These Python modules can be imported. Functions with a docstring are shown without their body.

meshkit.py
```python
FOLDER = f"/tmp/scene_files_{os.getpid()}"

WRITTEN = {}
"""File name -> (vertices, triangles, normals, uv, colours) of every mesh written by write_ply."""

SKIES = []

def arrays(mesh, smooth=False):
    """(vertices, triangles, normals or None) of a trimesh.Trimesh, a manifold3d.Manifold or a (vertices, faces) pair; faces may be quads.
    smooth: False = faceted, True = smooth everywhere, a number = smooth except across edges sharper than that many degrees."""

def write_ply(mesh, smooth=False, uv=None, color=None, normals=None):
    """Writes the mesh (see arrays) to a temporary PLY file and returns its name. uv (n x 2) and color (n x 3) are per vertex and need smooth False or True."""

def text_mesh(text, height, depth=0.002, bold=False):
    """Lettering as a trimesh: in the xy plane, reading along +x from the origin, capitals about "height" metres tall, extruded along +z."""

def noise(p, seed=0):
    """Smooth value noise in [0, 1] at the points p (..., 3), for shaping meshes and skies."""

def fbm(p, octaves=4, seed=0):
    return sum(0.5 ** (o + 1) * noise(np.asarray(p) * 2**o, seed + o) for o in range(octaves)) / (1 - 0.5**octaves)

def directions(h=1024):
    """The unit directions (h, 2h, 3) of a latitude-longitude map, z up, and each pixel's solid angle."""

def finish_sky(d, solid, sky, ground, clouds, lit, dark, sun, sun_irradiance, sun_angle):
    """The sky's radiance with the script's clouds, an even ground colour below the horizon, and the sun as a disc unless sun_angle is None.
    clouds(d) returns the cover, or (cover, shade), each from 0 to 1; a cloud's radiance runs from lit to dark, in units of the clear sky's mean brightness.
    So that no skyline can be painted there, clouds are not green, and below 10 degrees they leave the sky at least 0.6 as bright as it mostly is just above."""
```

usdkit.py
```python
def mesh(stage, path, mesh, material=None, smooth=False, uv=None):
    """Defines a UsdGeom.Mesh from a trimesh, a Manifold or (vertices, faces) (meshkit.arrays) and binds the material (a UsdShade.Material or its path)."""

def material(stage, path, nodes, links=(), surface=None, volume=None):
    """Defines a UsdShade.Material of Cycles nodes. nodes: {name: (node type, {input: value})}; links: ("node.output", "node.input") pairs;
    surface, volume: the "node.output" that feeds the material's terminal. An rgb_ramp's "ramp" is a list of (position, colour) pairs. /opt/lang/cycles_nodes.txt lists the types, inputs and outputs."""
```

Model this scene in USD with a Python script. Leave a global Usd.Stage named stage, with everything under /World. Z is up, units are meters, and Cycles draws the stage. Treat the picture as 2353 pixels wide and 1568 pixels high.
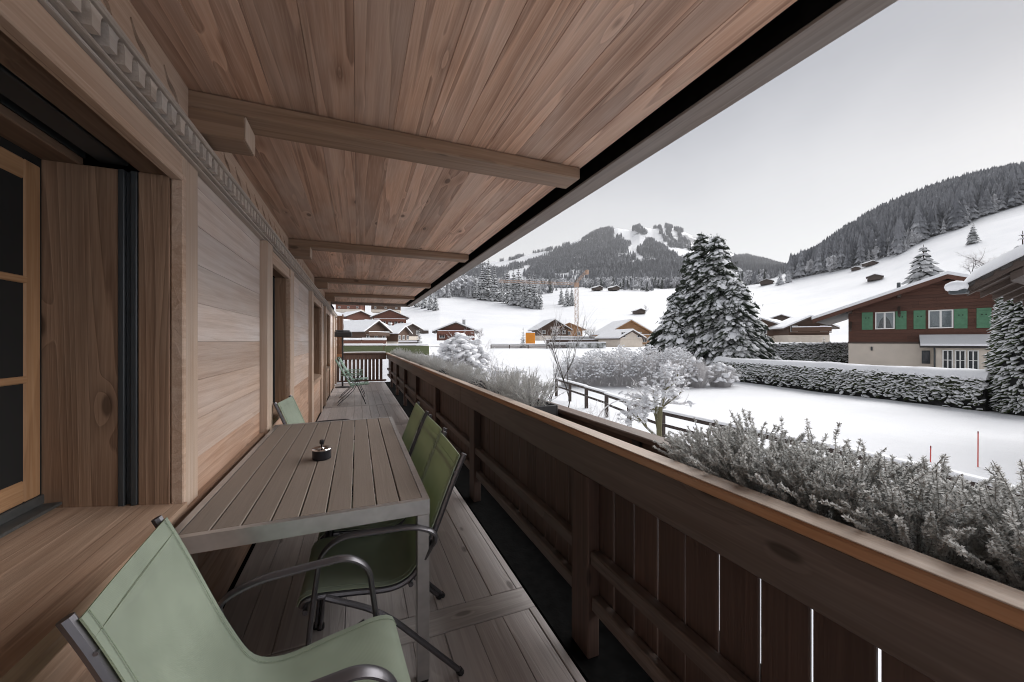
import math, random
import numpy as np, trimesh, shapely, meshkit, usdkit
from shapely.geometry import Polygon, LineString, box as sbox
from pxr import Usd, UsdGeom, UsdLux, UsdShade, Sdf, Gf, Vt

# ------------------------------------------------------------------ camera, sky, sun, exposure
stage = Usd.Stage.CreateInMemory()
UsdGeom.SetStageUpAxis(stage, UsdGeom.Tokens.z); UsdGeom.SetStageMetersPerUnit(stage, 1.0)
UsdGeom.Xform.Define(stage, '/World'); UsdGeom.Scope.Define(stage, '/World/Looks')
THETA = math.radians(22.2); CT, ST = math.cos(THETA), math.sin(THETA)
F, CX, CY, HC = 872.0, 1176.5, 784.0, 1.379      # focal length and centre in a 2353-wide picture, camera height above the balcony floor
cam = UsdGeom.Camera.Define(stage, '/World/camera')
cam.AddTranslateOp().Set((0, 0, HC)); cam.AddRotateZOp().Set(-22.2); cam.AddRotateXOp().Set(90)
cam.CreateHorizontalApertureAttr(36.0); cam.CreateVerticalApertureAttr(24.0); cam.CreateFocalLengthAttr(36.0 * F / 2353)
cam.CreateClippingRangeAttr(Gf.Vec2f(0.02, 20000)); cam.CreateExposureAttr(2.25)

SUN_EL, SUN_AZ = math.radians(24), math.radians(82)   # azimuth clockwise from +Y
usdkit.material(stage, '/World/Looks/sky_look', {
    'tc': ('texture_coordinate', {}),
    'sky': ('sky_texture', {'sky_type': 'single_scattering', 'sun_disc': False, 'sun_elevation': SUN_EL, 'sun_rotation': SUN_AZ, 'altitude': 1100.0}),
    'n': ('noise_texture', {'scale': 1.5, 'detail': 5.0, 'roughness': 0.52, 'distortion': 0.4}),
    'sx': ('separate_xyz', {}),
    'el': ('map_range', {'from_min': 0.0, 'from_max': 1.0, 'to_min': -0.13, 'to_max': 0.13}),
    'ad': ('math', {'math_type': 'add'}),
    'r': ('rgb_ramp', {'ramp': [(0.0, (3.6, 3.57, 3.55)), (0.22, (3.45, 3.42, 3.4)), (0.33, (3.05, 3.03, 3.06)), (0.40, (2.5, 2.5, 2.58)), (0.47, (1.95, 1.97, 2.07)), (0.6, (1.75, 1.78, 1.9)), (1.0, (1.75, 1.78, 1.9))]}),
    'm': ('mix_color', {'fac': 0.95, 'use_clamp': False}),
    'bg': ('background_shader', {'strength': 0.05})},
    [('tc.generated', 'n.vector'), ('tc.generated', 'sx.vector'), ('n.fac', 'el.value'), ('sx.z', 'ad.value1'), ('el.result', 'ad.value2'), ('ad.value', 'r.fac'),
     ('sky.color', 'm.a'), ('r.color', 'm.b'), ('m.result', 'bg.color')], surface='bg.background')
dome = UsdLux.DomeLight.Define(stage, '/World/sky')
UsdShade.MaterialBindingAPI.Apply(dome.GetPrim()).Bind(UsdShade.Material.Get(stage, '/World/Looks/sky_look'))
dome.GetPrim().SetCustomDataByKey('kind', 'structure')
sun = UsdLux.DistantLight.Define(stage, '/World/sun')
sun.CreateIntensityAttr(0.4); sun.CreateAngleAttr(80.0); sun.CreateColorAttr(Gf.Vec3f(1.0, 0.985, 0.97)); sun.CreateNormalizeAttr(True)
_sd = np.array([math.sin(SUN_AZ) * math.cos(SUN_EL), math.cos(SUN_AZ) * math.cos(SUN_EL), math.sin(SUN_EL)])
sun.AddRotateZOp().Set(-math.degrees(SUN_AZ)); sun.AddRotateXOp().Set(-(90 - math.degrees(SUN_EL)))

# ------------------------------------------------------------------ mesh helpers (all return (vertices, triangles))
RNG = np.random.default_rng(7)
def _cb():
    v = []
    for sx in (-1, 1):
        for sy in (-1, 1):
            for sz in (-1, 1):
                for k in range(3):
                    v.append((sx, sy, sz, k))
    pts = np.array([[s[j] * (1 - (0.2 if j != s[3] else 0)) for j in range(3)] for s in v])
    from scipy.spatial import ConvexHull
    h = ConvexHull(pts); f = h.simplices.copy()
    for i, t in enumerate(f):
        n = np.cross(pts[t[1]] - pts[t[0]], pts[t[2]] - pts[t[0]])
        if n @ pts[t].mean(0) < 0: f[i] = t[::-1]
    sg = np.array([s[:3] for s in v], float); mk = np.array([[0.0 if j == s[3] else 1.0 for j in range(3)] for s in v])
    return sg, mk, f
CB_S, CB_M, CB_F = _cb()
BX_V = np.array([[x, y, z] for x in (0, 1) for y in (0, 1) for z in (0, 1)], float)
BX_F = np.array([[0, 1, 3], [0, 3, 2], [4, 6, 7], [4, 7, 5], [0, 4, 5], [0, 5, 1], [2, 3, 7], [2, 7, 6], [0, 2, 6], [0, 6, 4], [1, 5, 7], [1, 7, 3]])
def cbox(x0, x1, y0, y1, z0, z1, c=0.003):
    lo, hi = np.array([min(x0, x1), min(y0, y1), min(z0, z1)]), np.array([max(x0, x1), max(y0, y1), max(z0, z1)])
    h = (hi - lo) / 2; cc = np.minimum(c, h * 0.45)
    return (lo + hi) / 2 + CB_S * (h - CB_M * cc), CB_F
def bx(x0, x1, y0, y1, z0, z1):
    lo, hi = np.array([min(x0, x1), min(y0, y1), min(z0, z1)]), np.array([max(x0, x1), max(y0, y1), max(z0, z1)])
    return lo + BX_V * (hi - lo), BX_F
def cat(ms):
    ms = [m for m in ms if m is not None]
    at, V, Fc = 0, [], []
    for v, f in ms:
        V.append(v); Fc.append(np.asarray(f) + at); at += len(v)
    return np.vstack(V), np.vstack(Fc)
def tmv(m): return np.array(m.vertices), np.array(m.faces)
def xf(m, R=None, t=(0, 0, 0)):
    v = np.asarray(m[0]); v = v if R is None else v @ np.asarray(R).T
    return v + np.asarray(t, float), m[1]
def rotz(a): c, s = math.cos(a), math.sin(a); return np.array([[c, -s, 0], [s, c, 0], [0, 0, 1.0]])
def rotx(a): c, s = math.cos(a), math.sin(a); return np.array([[1.0, 0, 0], [0, c, -s], [0, s, c]])
def roty(a): c, s = math.cos(a), math.sin(a); return np.array([[c, 0, s], [0, 1.0, 0], [-s, 0, c]])
def tube(pts, r, sides=8, flat=None, cap=True, up=None):
    """A tube along a polyline; flat=(a, b) gives an oval section, a sideways (along 'up' x tangent) and b along up."""
    p = np.asarray(pts, float); n = len(p)
    t = np.gradient(p, axis=0); t /= np.linalg.norm(t, axis=1, keepdims=True) + 1e-12
    if up is not None: a = np.cross(np.asarray(up, float)[None], t)
    else:
        a = np.zeros_like(p); a0 = np.cross(t[0], [0, 0, 1.0] if abs(t[0, 2]) < 0.9 else [1.0, 0, 0]); a[0] = a0
        for i in range(1, n):
            a[i] = a[i - 1] - t[i] * (a[i - 1] @ t[i])
    a /= np.linalg.norm(a, axis=1, keepdims=True) + 1e-12
    b = np.cross(t, a)
    r = np.broadcast_to(r, (n,)).astype(float)
    ra, rb = (r, r) if flat is None else (np.full(n, flat[0]), np.full(n, flat[1]))
    an = np.arange(sides) * 2 * np.pi / sides
    v = p[:, None] + ra[:, None, None] * np.cos(an)[None, :, None] * a[:, None] + rb[:, None, None] * np.sin(an)[None, :, None] * b[:, None]
    i, j = np.meshgrid(np.arange(n - 1), np.arange(sides), indexing='ij')
    q = np.stack([i * sides + j, i * sides + (j + 1) % sides, (i + 1) * sides + (j + 1) % sides, (i + 1) * sides + j], -1).reshape(-1, 4)
    f = np.vstack([q[:, [0, 1, 2]], q[:, [0, 2, 3]]]); v = v.reshape(-1, 3)
    if cap:
        v = np.vstack([v, p[0], p[-1]]); k = np.arange(sides)
        f = np.vstack([f, np.stack([np.full(sides, n * sides), (k + 1) % sides, k], 1), np.stack([np.full(sides, n * sides + 1), (n - 1) * sides + k, (n - 1) * sides + (k + 1) % sides], 1)])
    return v, f
def spline(pts, n=24, closed=False):
    p = np.asarray(pts, float)
    from scipy.interpolate import CubicSpline
    s = np.r_[0, np.cumsum(np.linalg.norm(np.diff(p, axis=0), axis=1))]
    return CubicSpline(s, p)(np.linspace(0, s[-1], n))
def rounded(pts, rad, seg=6):
    """Polyline with its corners rounded."""
    p = [np.asarray(q, float) for q in pts]; out = [p[0]]
    for a, b, c in zip(p, p[1:], p[2:]):
        u, w = a - b, c - b; lu, lw = np.linalg.norm(u), np.linalg.norm(w); k = min(rad, lu * 0.49, lw * 0.49)
        s, e = b + u / lu * k, b + w / lw * k
        for t in np.linspace(0, 1, seg + 1): out.append((1 - t) ** 2 * s + 2 * t * (1 - t) * b + t * t * e)
    return np.array(out + [p[-1]])
def extrude(poly, h):
    geoms = getattr(poly, 'geoms', [poly])
    return cat([tmv(trimesh.creation.extrude_polygon(g, h, engine='earcut')) for g in geoms])
def scatter(base, mats, pos):
    """Copies of base under 3x3 matrices and positions, joined."""
    bv, bf = base; N = len(pos)
    v = np.einsum('nij,kj->nki', mats, bv) + np.asarray(pos)[:, None]
    f = (bf[None] + (np.arange(N) * len(bv))[:, None, None])
    return v.reshape(-1, 3), f.reshape(-1, 3)
def blades(p0, p1, w0, w1, side):
    """Tapering flat strips p0 -> p1 (N x 3)."""
    N = len(p0); s = side / (np.linalg.norm(side, axis=1, keepdims=True) + 1e-9)
    w0 = np.broadcast_to(w0, (N,))[:, None]; w1 = np.broadcast_to(w1, (N,))[:, None]
    v = np.stack([p0 - s * w0, p0 + s * w0, p1 + s * w1, p1 - s * w1], 1)
    f = np.array([[0, 1, 2], [0, 2, 3]])[None] + (np.arange(N) * 4)[:, None, None]
    return v.reshape(-1, 3), f.reshape(-1, 3)
def prisms(p0, p1, r0, r1):
    """Thin three-sided sticks p0 -> p1."""
    N = len(p0); t = p1 - p0; t = t / (np.linalg.norm(t, axis=1, keepdims=True) + 1e-9)
    a = np.cross(t, np.where(np.abs(t[:, 2:]) < 0.9, [0, 0, 1.0], [1.0, 0, 0])); a /= np.linalg.norm(a, axis=1, keepdims=True) + 1e-9
    b = np.cross(t, a); r0 = np.broadcast_to(r0, (N,)); r1 = np.broadcast_to(r1, (N,))
    v = np.zeros((N, 6, 3))
    for k in range(3):
        d = math.cos(k * 2.0944) * a + math.sin(k * 2.0944) * b
        v[:, k] = p0 + d * r0[:, None]; v[:, 3 + k] = p1 + d * r1[:, None]
    f = np.array([[0, 1, 4], [0, 4, 3], [1, 2, 5], [1, 5, 4], [2, 0, 3], [2, 3, 5]])[None] + (np.arange(N) * 6)[:, None, None]
    return v.reshape(-1, 3), f.reshape(-1, 3)

# ------------------------------------------------------------------ scene helpers
used = {}
def numbered(parent, name):
    k = used.get((parent, name), -1) + 1; used[(parent, name)] = k
    return f'{parent}/{name}' if k == 0 else f'{parent}/{name}_{k:03d}'
def tag(p, label=None, cat=None, group=None, kind=None):
    for k, v in (('label', label), ('category', cat), ('group', group), ('kind', kind)):
        if v: p.SetCustomDataByKey(k, v)
    return p
def obj(name, mesh, mat, parent=None, smooth=False, **kw):
    path = numbered(str(parent.GetPath()) if parent else '/World', name)
    m = usdkit.mesh(stage, path, mesh, '/World/Looks/' + mat, smooth=smooth).GetPrim()
    return tag(m, **kw)
def thing(name, label=None, cat=None, loc=(0, 0, 0), rz=0.0, group=None, kind=None, sc=None):
    x = UsdGeom.Xform.Define(stage, numbered('/World', name))
    x.AddTranslateOp().Set(tuple(map(float, loc))); x.AddRotateZOp().Set(math.degrees(rz))
    if sc is not None: x.AddScaleOp().Set(Gf.Vec3f(*([float(sc)] * 3 if np.ndim(sc) == 0 else map(float, sc))))
    return tag(x.GetPrim(), label, cat, group, kind)
def dup(root, label, loc, rz=0.0, group=None, sc=None):
    base = root.GetName(); base = base[:-4] if base[-4:-3] == '_' and base[-3:].isdigit() else base
    r = thing(base, label, root.GetCustomDataByKey('category'), loc, rz, group or root.GetCustomDataByKey('group'), None, sc)
    r.GetReferences().AddInternalReference(root.GetPath()); r.SetInstanceable(True)
    return r
ORD = ['first', 'second', 'third', 'fourth', 'fifth', 'sixth', 'seventh', 'eighth', 'ninth', 'tenth', 'eleventh', 'twelfth', 'thirteenth', 'fourteenth', 'fifteenth', 'sixteenth', 'seventeenth', 'eighteenth', 'nineteenth', 'twentieth']

# picture <-> place, used once to survey where things stand
def rd(r, d): return np.array([r * CT + d * ST, -r * ST + d * CT])
def at_depth(u, v, d): x, y = rd((u - CX) / F * d, d); return np.array([x, y, HC + (CY - v) * d / F])

# ------------------------------------------------------------------ materials
def M(name, nodes, links, surface): usdkit.material(stage, '/World/Looks/' + name, nodes, links, surface=surface)
def plain(name, col, rough=0.6, metal=0.0, nscale=None, amt=0.15, bump=0.0, bscale=None, spec=0.5):
    n = {'p': ('principled_bsdf', {'base_color': col, 'roughness': rough, 'metallic': metal, 'specular_ior_level': spec}), 'g': ('geometry', {})}; l = []
    if nscale:
        n['n'] = ('noise_texture', {'scale': nscale, 'detail': 4.0}); n['r'] = ('rgb_ramp', {'ramp': [(0.3, tuple(np.array(col) * (1 - amt))), (0.7, tuple(np.minimum(1, np.array(col) * (1 + amt))))]})
        l += [('g.position', 'n.vector'), ('n.fac', 'r.fac'), ('r.color', 'p.base_color')]
    if bump:
        n['n2'] = ('noise_texture', {'scale': bscale or 80.0, 'detail': 3.0}); n['b'] = ('bump', {'strength': bump, 'distance': 0.01})
        l += [('g.position', 'n2.vector'), ('n2.fac', 'b.height'), ('b.normal', 'p.normal')]
    M(name, n, l, 'p.BSDF')
def wood(name, axis, dark, mid, light, grey=None, greyamt=0.5, rough=0.6, var=0.22, rings=9.0, ringamt=0.5, bump=0.25, knots=True, spec=0.35, across=6.0, along=0.26, streak=0.5):
    """Sawn timber: growth rings as contours of a stretched noise, fibres, knots, weathering; each board differs by its own random number."""
    k = 'xyz'.index(axis)
    def stretch(a, l): s = [a, a, a]; s[k] = l; return tuple(s)
    dark, mid, light = map(np.array, (dark, mid, light)); grey = np.array(grey if grey is not None else mid)
    n = {'g': ('geometry', {}), 'oi': ('object_info', {}),
         'm1': ('math', {'math_type': 'multiply', 'value2': 37.3}), 'm2': ('math', {'math_type': 'multiply', 'value2': 91.7}), 'm3': ('math', {'math_type': 'multiply', 'value2': 53.1}),
         'cx': ('combine_xyz', {}), 'va': ('vector_math', {'math_type': 'add'}),
         'mp': ('mapping', {'scale': stretch(across, along)}), 'no': ('noise_texture', {'scale': 1.0, 'detail': 2.0, 'roughness': 0.4, 'distortion': 0.35}),
         'vk': ('voronoi_texture', {'scale': 1.0, 'feature': 'f1'}), 'mk': ('mapping', {'scale': stretch(5.5, 2.1)}),
         'kh': ('map_range', {'range_type': 'smoothstep', 'from_min': 0.03, 'from_max': 0.30, 'to_min': 1.0, 'to_max': 0.0, 'clamp': True}),
         'kd': ('map_range', {'range_type': 'smoothstep', 'from_min': 0.06, 'from_max': 0.115, 'to_min': 1.0, 'to_max': 0.0, 'clamp': True}),
         'ks': ('math', {'math_type': 'multiply', 'value2': 0.10 if knots else 0.0}), 'ka': ('math', {'math_type': 'add'}),
         'rm': ('math', {'math_type': 'multiply', 'value2': rings}), 'fr': ('math', {'math_type': 'fraction'}),
         'rr': ('rgb_ramp', {'ramp': [(0.0, (0, 0, 0)), (0.12, (0.15,) * 3), (0.75, (0.75,) * 3), (0.93, (1, 1, 1)), (1.0, (0, 0, 0))]}),
         'mf': ('mapping', {'scale': stretch(150.0, 5.0)}), 'nf': ('noise_texture', {'scale': 1.0, 'detail': 3.0}),
         'mix1': ('mix_color', {'a': tuple(mid), 'b': tuple(dark)}), 'ra': ('math', {'math_type': 'multiply', 'value2': ringamt}),
         'mix2': ('mix_color', {'b': tuple(light)}), 'fa': ('map_range', {'from_min': 0.45, 'from_max': 0.75, 'to_min': 0.0, 'to_max': 0.5, 'clamp': True}), 'mst': ('mapping', {'scale': stretch(34.0, 0.9)}), 'nst': ('noise_texture', {'scale': 1.0, 'detail': 4.0, 'roughness': 0.6}), 'sst': ('map_range', {'from_min': 0.42, 'from_max': 0.72, 'to_min': 0.0, 'to_max': streak, 'clamp': True}), 'mixs': ('mix_color', {'b': tuple(dark * 0.9)}),
         'ng': ('noise_texture', {'scale': 1.0, 'detail': 3.0, 'roughness': 0.6}), 'mg': ('mapping', {'scale': stretch(4.0, 1.1)}),
         'ga': ('map_range', {'from_min': 0.38, 'from_max': 0.66, 'to_min': 0.0, 'to_max': greyamt, 'clamp': True}), 'mix3': ('mix_color', {'b': tuple(grey)}),
         'mix4': ('mix_color', {'b': tuple(dark * 0.45)}), 'kf': ('math', {'math_type': 'multiply', 'value2': 0.75 if knots else 0.0}),
         'vr': ('map_range', {'to_min': 1 - var, 'to_max': 1 + var}), 'hv': ('hsv', {}),
         'p': ('principled_bsdf', {'roughness': rough, 'specular_ior_level': spec}), 'ba': ('math', {'math_type': 'add'}), 'b': ('bump', {'strength': bump, 'distance': 0.004})}
    l = [('oi.random', 'm1.value1'), ('oi.random', 'm2.value1'), ('oi.random', 'm3.value1'), ('m1.value', 'cx.x'), ('m2.value', 'cx.y'), ('m3.value', 'cx.z'),
         ('g.position', 'va.vector1'), ('cx.vector', 'va.vector2'), ('va.vector', 'mp.vector'), ('mp.vector', 'no.vector'), ('va.vector', 'mk.vector'), ('mk.vector', 'vk.vector'),
         ('vk.distance', 'kh.value'), ('vk.distance', 'kd.value'), ('kh.result', 'ks.value1'), ('no.fac', 'ka.value1'), ('ks.value', 'ka.value2'), ('ka.value', 'rm.value1'), ('rm.value', 'fr.value1'), ('fr.value', 'rr.fac'),
         ('va.vector', 'mf.vector'), ('mf.vector', 'nf.vector'), ('rr.color', 'ra.value1'), ('ra.value', 'mix1.fac'), ('mix1.result', 'mix2.a'), ('nf.fac', 'fa.value'), ('fa.result', 'mix2.fac'),
         ('va.vector', 'mg.vector'), ('mg.vector', 'ng.vector'), ('ng.fac', 'ga.value'), ('mix2.result', 'mix3.a'), ('ga.result', 'mix3.fac'),
         ('kd.result', 'kf.value1'), ('va.vector', 'mst.vector'), ('mst.vector', 'nst.vector'), ('nst.fac', 'sst.value'), ('sst.result', 'mixs.fac'), ('mix3.result', 'mixs.a'), ('mixs.result', 'mix4.a'), ('kf.value', 'mix4.fac'), ('oi.random', 'vr.value'), ('vr.result', 'hv.value'), ('mix4.result', 'hv.color'), ('hv.color', 'p.base_color'),
         ('nf.fac', 'ba.value1'), ('rr.color', 'ba.value2'), ('ba.value', 'b.height'), ('b.normal', 'p.normal')]
    M(name, n, l, 'p.BSDF')
def snowy(name, base, base2, lo=0.15, hi=0.5, nscale=3.0, namt=0.5, snow=(0.78, 0.785, 0.805), rough=0.75):
    """Something dark with snow lying on whatever faces up."""
    M(name, {'g': ('geometry', {}), 's': ('separate_xyz', {}), 'n': ('noise_texture', {'scale': nscale, 'detail': 3.0}), 'nm': ('map_range', {'to_min': -namt, 'to_max': namt}), 'a': ('math', {'math_type': 'add'}),
             'f': ('map_range', {'from_min': lo, 'from_max': hi, 'to_min': 0.0, 'to_max': 1.0, 'clamp': True}), 'n2': ('noise_texture', {'scale': nscale * 4, 'detail': 2.0}),
             'c': ('mix_color', {'a': base, 'b': base2}), 'm': ('mix_color', {'b': snow}), 'p': ('principled_bsdf', {'roughness': rough, 'specular_ior_level': 0.25})},
      [('g.normal', 's.vector'), ('g.position', 'n.vector'), ('g.position', 'n2.vector'), ('n.fac', 'nm.value'), ('s.z', 'a.value1'), ('nm.result', 'a.value2'), ('a.value', 'f.value'),
       ('n2.fac', 'c.fac'), ('c.result', 'm.a'), ('f.result', 'm.fac'), ('m.result', 'p.base_color')], 'p.BSDF')

C = lambda *a: tuple(a)
wood('ceiling_wood', 'y', (0.18, 0.085, 0.05), (0.60, 0.37, 0.26), (0.68, 0.49, 0.375), (0.58, 0.44, 0.365), 0.6, across=7.5, rings=8.0, ringamt=0.7, var=0.22, streak=0.2)
wood('beam_wood', 'x', (0.14, 0.08, 0.047), (0.265, 0.165, 0.105), (0.31, 0.215, 0.155), (0.23, 0.175, 0.14), 0.4, var=0.06)  # base colour darkened to carry the shade on the beam faces
wood('eave_wood', 'y', (0.11, 0.08, 0.062), (0.2, 0.155, 0.13), (0.28, 0.23, 0.2), (0.22, 0.195, 0.18), 0.6, var=0.1)
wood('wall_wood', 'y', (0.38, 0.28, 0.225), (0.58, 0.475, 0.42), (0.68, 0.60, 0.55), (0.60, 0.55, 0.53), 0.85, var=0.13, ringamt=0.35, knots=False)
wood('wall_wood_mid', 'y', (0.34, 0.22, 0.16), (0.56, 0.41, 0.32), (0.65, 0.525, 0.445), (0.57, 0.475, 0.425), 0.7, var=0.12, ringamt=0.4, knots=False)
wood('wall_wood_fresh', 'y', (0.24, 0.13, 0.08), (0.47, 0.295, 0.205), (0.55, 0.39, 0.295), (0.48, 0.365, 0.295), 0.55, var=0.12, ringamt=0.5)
wood('post_wood', 'z', (0.34, 0.23, 0.16), (0.52, 0.39, 0.30), (0.53, 0.42, 0.34), (0.46, 0.39, 0.34), 0.6, var=0.06, knots=False)
wood('lintel_wood', 'y', (0.32, 0.2, 0.13), (0.50, 0.345, 0.25), (0.6, 0.455, 0.36), (0.52, 0.425, 0.36), 0.5, var=0.05, knots=False)
wood('cornice_wood', 'y', (0.33, 0.26, 0.21), (0.52, 0.44, 0.38), (0.6, 0.53, 0.48), (0.44, 0.41, 0.385), 0.7, var=0.07, knots=False)
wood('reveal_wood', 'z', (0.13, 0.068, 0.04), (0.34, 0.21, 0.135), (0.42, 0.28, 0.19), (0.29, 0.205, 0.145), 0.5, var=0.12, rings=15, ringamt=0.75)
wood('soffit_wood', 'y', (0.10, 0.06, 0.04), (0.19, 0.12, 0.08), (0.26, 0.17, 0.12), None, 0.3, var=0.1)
wood('sill_wood', 'y', (0.2, 0.12, 0.075), (0.36, 0.235, 0.165), (0.44, 0.315, 0.225), (0.34, 0.26, 0.2), 0.5, var=0.05, knots=False)
wood('sash_wood', 'z', (0.23, 0.12, 0.058), (0.38, 0.215, 0.11), (0.46, 0.295, 0.175), None, 0.2, var=0.06, knots=False)
wood('sash_wood_flat', 'y', (0.23, 0.12, 0.058), (0.38, 0.215, 0.11), (0.46, 0.295, 0.175), None, 0.2, var=0.06, knots=False)
wood('floor_wood', 'y', (0.21, 0.185, 0.178), (0.385, 0.35, 0.34), (0.46, 0.43, 0.42), (0.41, 0.39, 0.388), 0.6, var=0.1, rough=0.42, spec=0.5, streak=0.3)
wood('floor_wood_cross', 'x', (0.23, 0.21, 0.2), (0.43, 0.40, 0.39), (0.25, 0.23, 0.22), (0.21, 0.2, 0.2), 0.6, var=0.1, rough=0.42, spec=0.5)
wood('handrail_wood', 'y', (0.24, 0.105, 0.045), (0.38, 0.185, 0.085), (0.46, 0.27, 0.15), (0.44, 0.34, 0.26), 0.35, var=0.04, knots=False)
wood('weathered_cap', 'y', (0.24, 0.17, 0.125), (0.40, 0.315, 0.25), (0.5, 0.42, 0.35), (0.45, 0.4, 0.36), 0.7, var=0.05, knots=False)
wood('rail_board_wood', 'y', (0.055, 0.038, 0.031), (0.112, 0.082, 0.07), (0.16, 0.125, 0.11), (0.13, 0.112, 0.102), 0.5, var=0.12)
wood('picket_wood', 'z', (0.036, 0.02, 0.015), (0.075, 0.042, 0.032), (0.105, 0.066, 0.052), (0.075, 0.055, 0.047), 0.4, var=0.2)
wood('trough_wood', 'y', (0.07, 0.045, 0.034), (0.13, 0.085, 0.066), (0.2, 0.14, 0.11), (0.2, 0.175, 0.155), 0.6, var=0.08)
wood('slat_composite', 'y', (0.15, 0.12, 0.098), (0.185, 0.152, 0.128), (0.215, 0.18, 0.155), None, 0.2, var=0.05, streak=0.15, ringamt=0.15, knots=False, bump=0.12, rough=0.55)
wood('end_rail_wood', 'z', (0.09, 0.055, 0.045), (0.15, 0.10, 0.08), (0.2, 0.14, 0.12), None, 0.2, var=0.15, knots=False)
wood('screen_wood', 'z', (0.12, 0.055, 0.03), (0.2, 0.1, 0.055), (0.27, 0.15, 0.09), None, 0.2, var=0.1, knots=False)
plain('gutter_rubber', (0.005, 0.005, 0.005), 0.95, nscale=20, amt=0.4, bump=0.3, bscale=60, spec=0.04)
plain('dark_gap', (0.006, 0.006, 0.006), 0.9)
plain('shutter_metal', (0.055, 0.062, 0.068), 0.4, 0.3)
plain('sill_metal', (0.12, 0.125, 0.125), 0.45, 0.6, nscale=30)
plain('brushed_aluminium', (0.46, 0.455, 0.45), 0.36, 0.85, nscale=25, amt=0.08)
plain('chair_metal', (0.13, 0.125, 0.135), 0.36, 0.8)
plain('foot_plastic', (0.012, 0.012, 0.014), 0.5)
plain('ashtray_black', (0.01, 0.01, 0.014), 0.25)
plain('chrome', (0.75, 0.75, 0.76), 0.12, 1.0)
plain('curtain_cloth', (0.42, 0.40, 0.39), 0.9)
plain('planter_plastic', (0.05, 0.05, 0.052), 0.55, nscale=40)
plain('soil', (0.02, 0.015, 0.012), 0.95, nscale=60, amt=0.5)
plain('heater_black', (0.014, 0.014, 0.016), 0.45)
plain('snow', (0.79, 0.795, 0.815), 0.7, nscale=1.2, amt=0.03, bump=0.25, bscale=9, spec=0.2)
M('glass', {'t': ('transparent_bsdf', {'color': (0.75, 0.78, 0.78)}), 'gl': ('glossy_bsdf', {'color': (1, 1, 1), 'roughness': 0.02}), 'f': ('fresnel', {'IOR': 1.5}), 'm': ('mix_closure', {})},
  [('f.fac', 'm.fac'), ('t.BSDF', 'm.closure1'), ('gl.BSDF', 'm.closure2')], 'm.closure')
def fabric(name, col, tr):
    M(name, {'g': ('texture_coordinate', {}), 'w': ('wave_texture', {'wave_type': 'bands', 'bands_direction': 'y', 'scale': 160.0}), 'w2': ('wave_texture', {'wave_type': 'bands', 'bands_direction': 'diagonal', 'scale': 120.0}),
             'n': ('noise_texture', {'scale': 9.0, 'detail': 3.0}), 'r': ('rgb_ramp', {'ramp': [(0.3, tuple(np.array(col) * 0.88)), (0.7, tuple(np.array(col) * 1.08))]}),
             'a': ('math', {'math_type': 'add'}), 'b': ('bump', {'strength': 0.25, 'distance': 0.0015}), 'p': ('principled_bsdf', {'roughness': 0.62, 'specular_ior_level': 0.3}), 't': ('translucent_bsdf', {'color': tr}), 'm': ('mix_closure', {'fac': 0.38})},
      [('g.object', 'w.vector'), ('g.object', 'w2.vector'), ('g.object', 'n.vector'), ('w.fac', 'a.value1'), ('w2.fac', 'a.value2'), ('a.value', 'b.height'), ('b.normal', 'p.normal'), ('n.fac', 'r.fac'), ('r.color', 'p.base_color'),
       ('p.BSDF', 'm.closure1'), ('t.BSDF', 'm.closure2')], 'm.closure')
fabric('sling_fabric', (0.365, 0.42, 0.345), (0.50, 0.56, 0.33))
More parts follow.
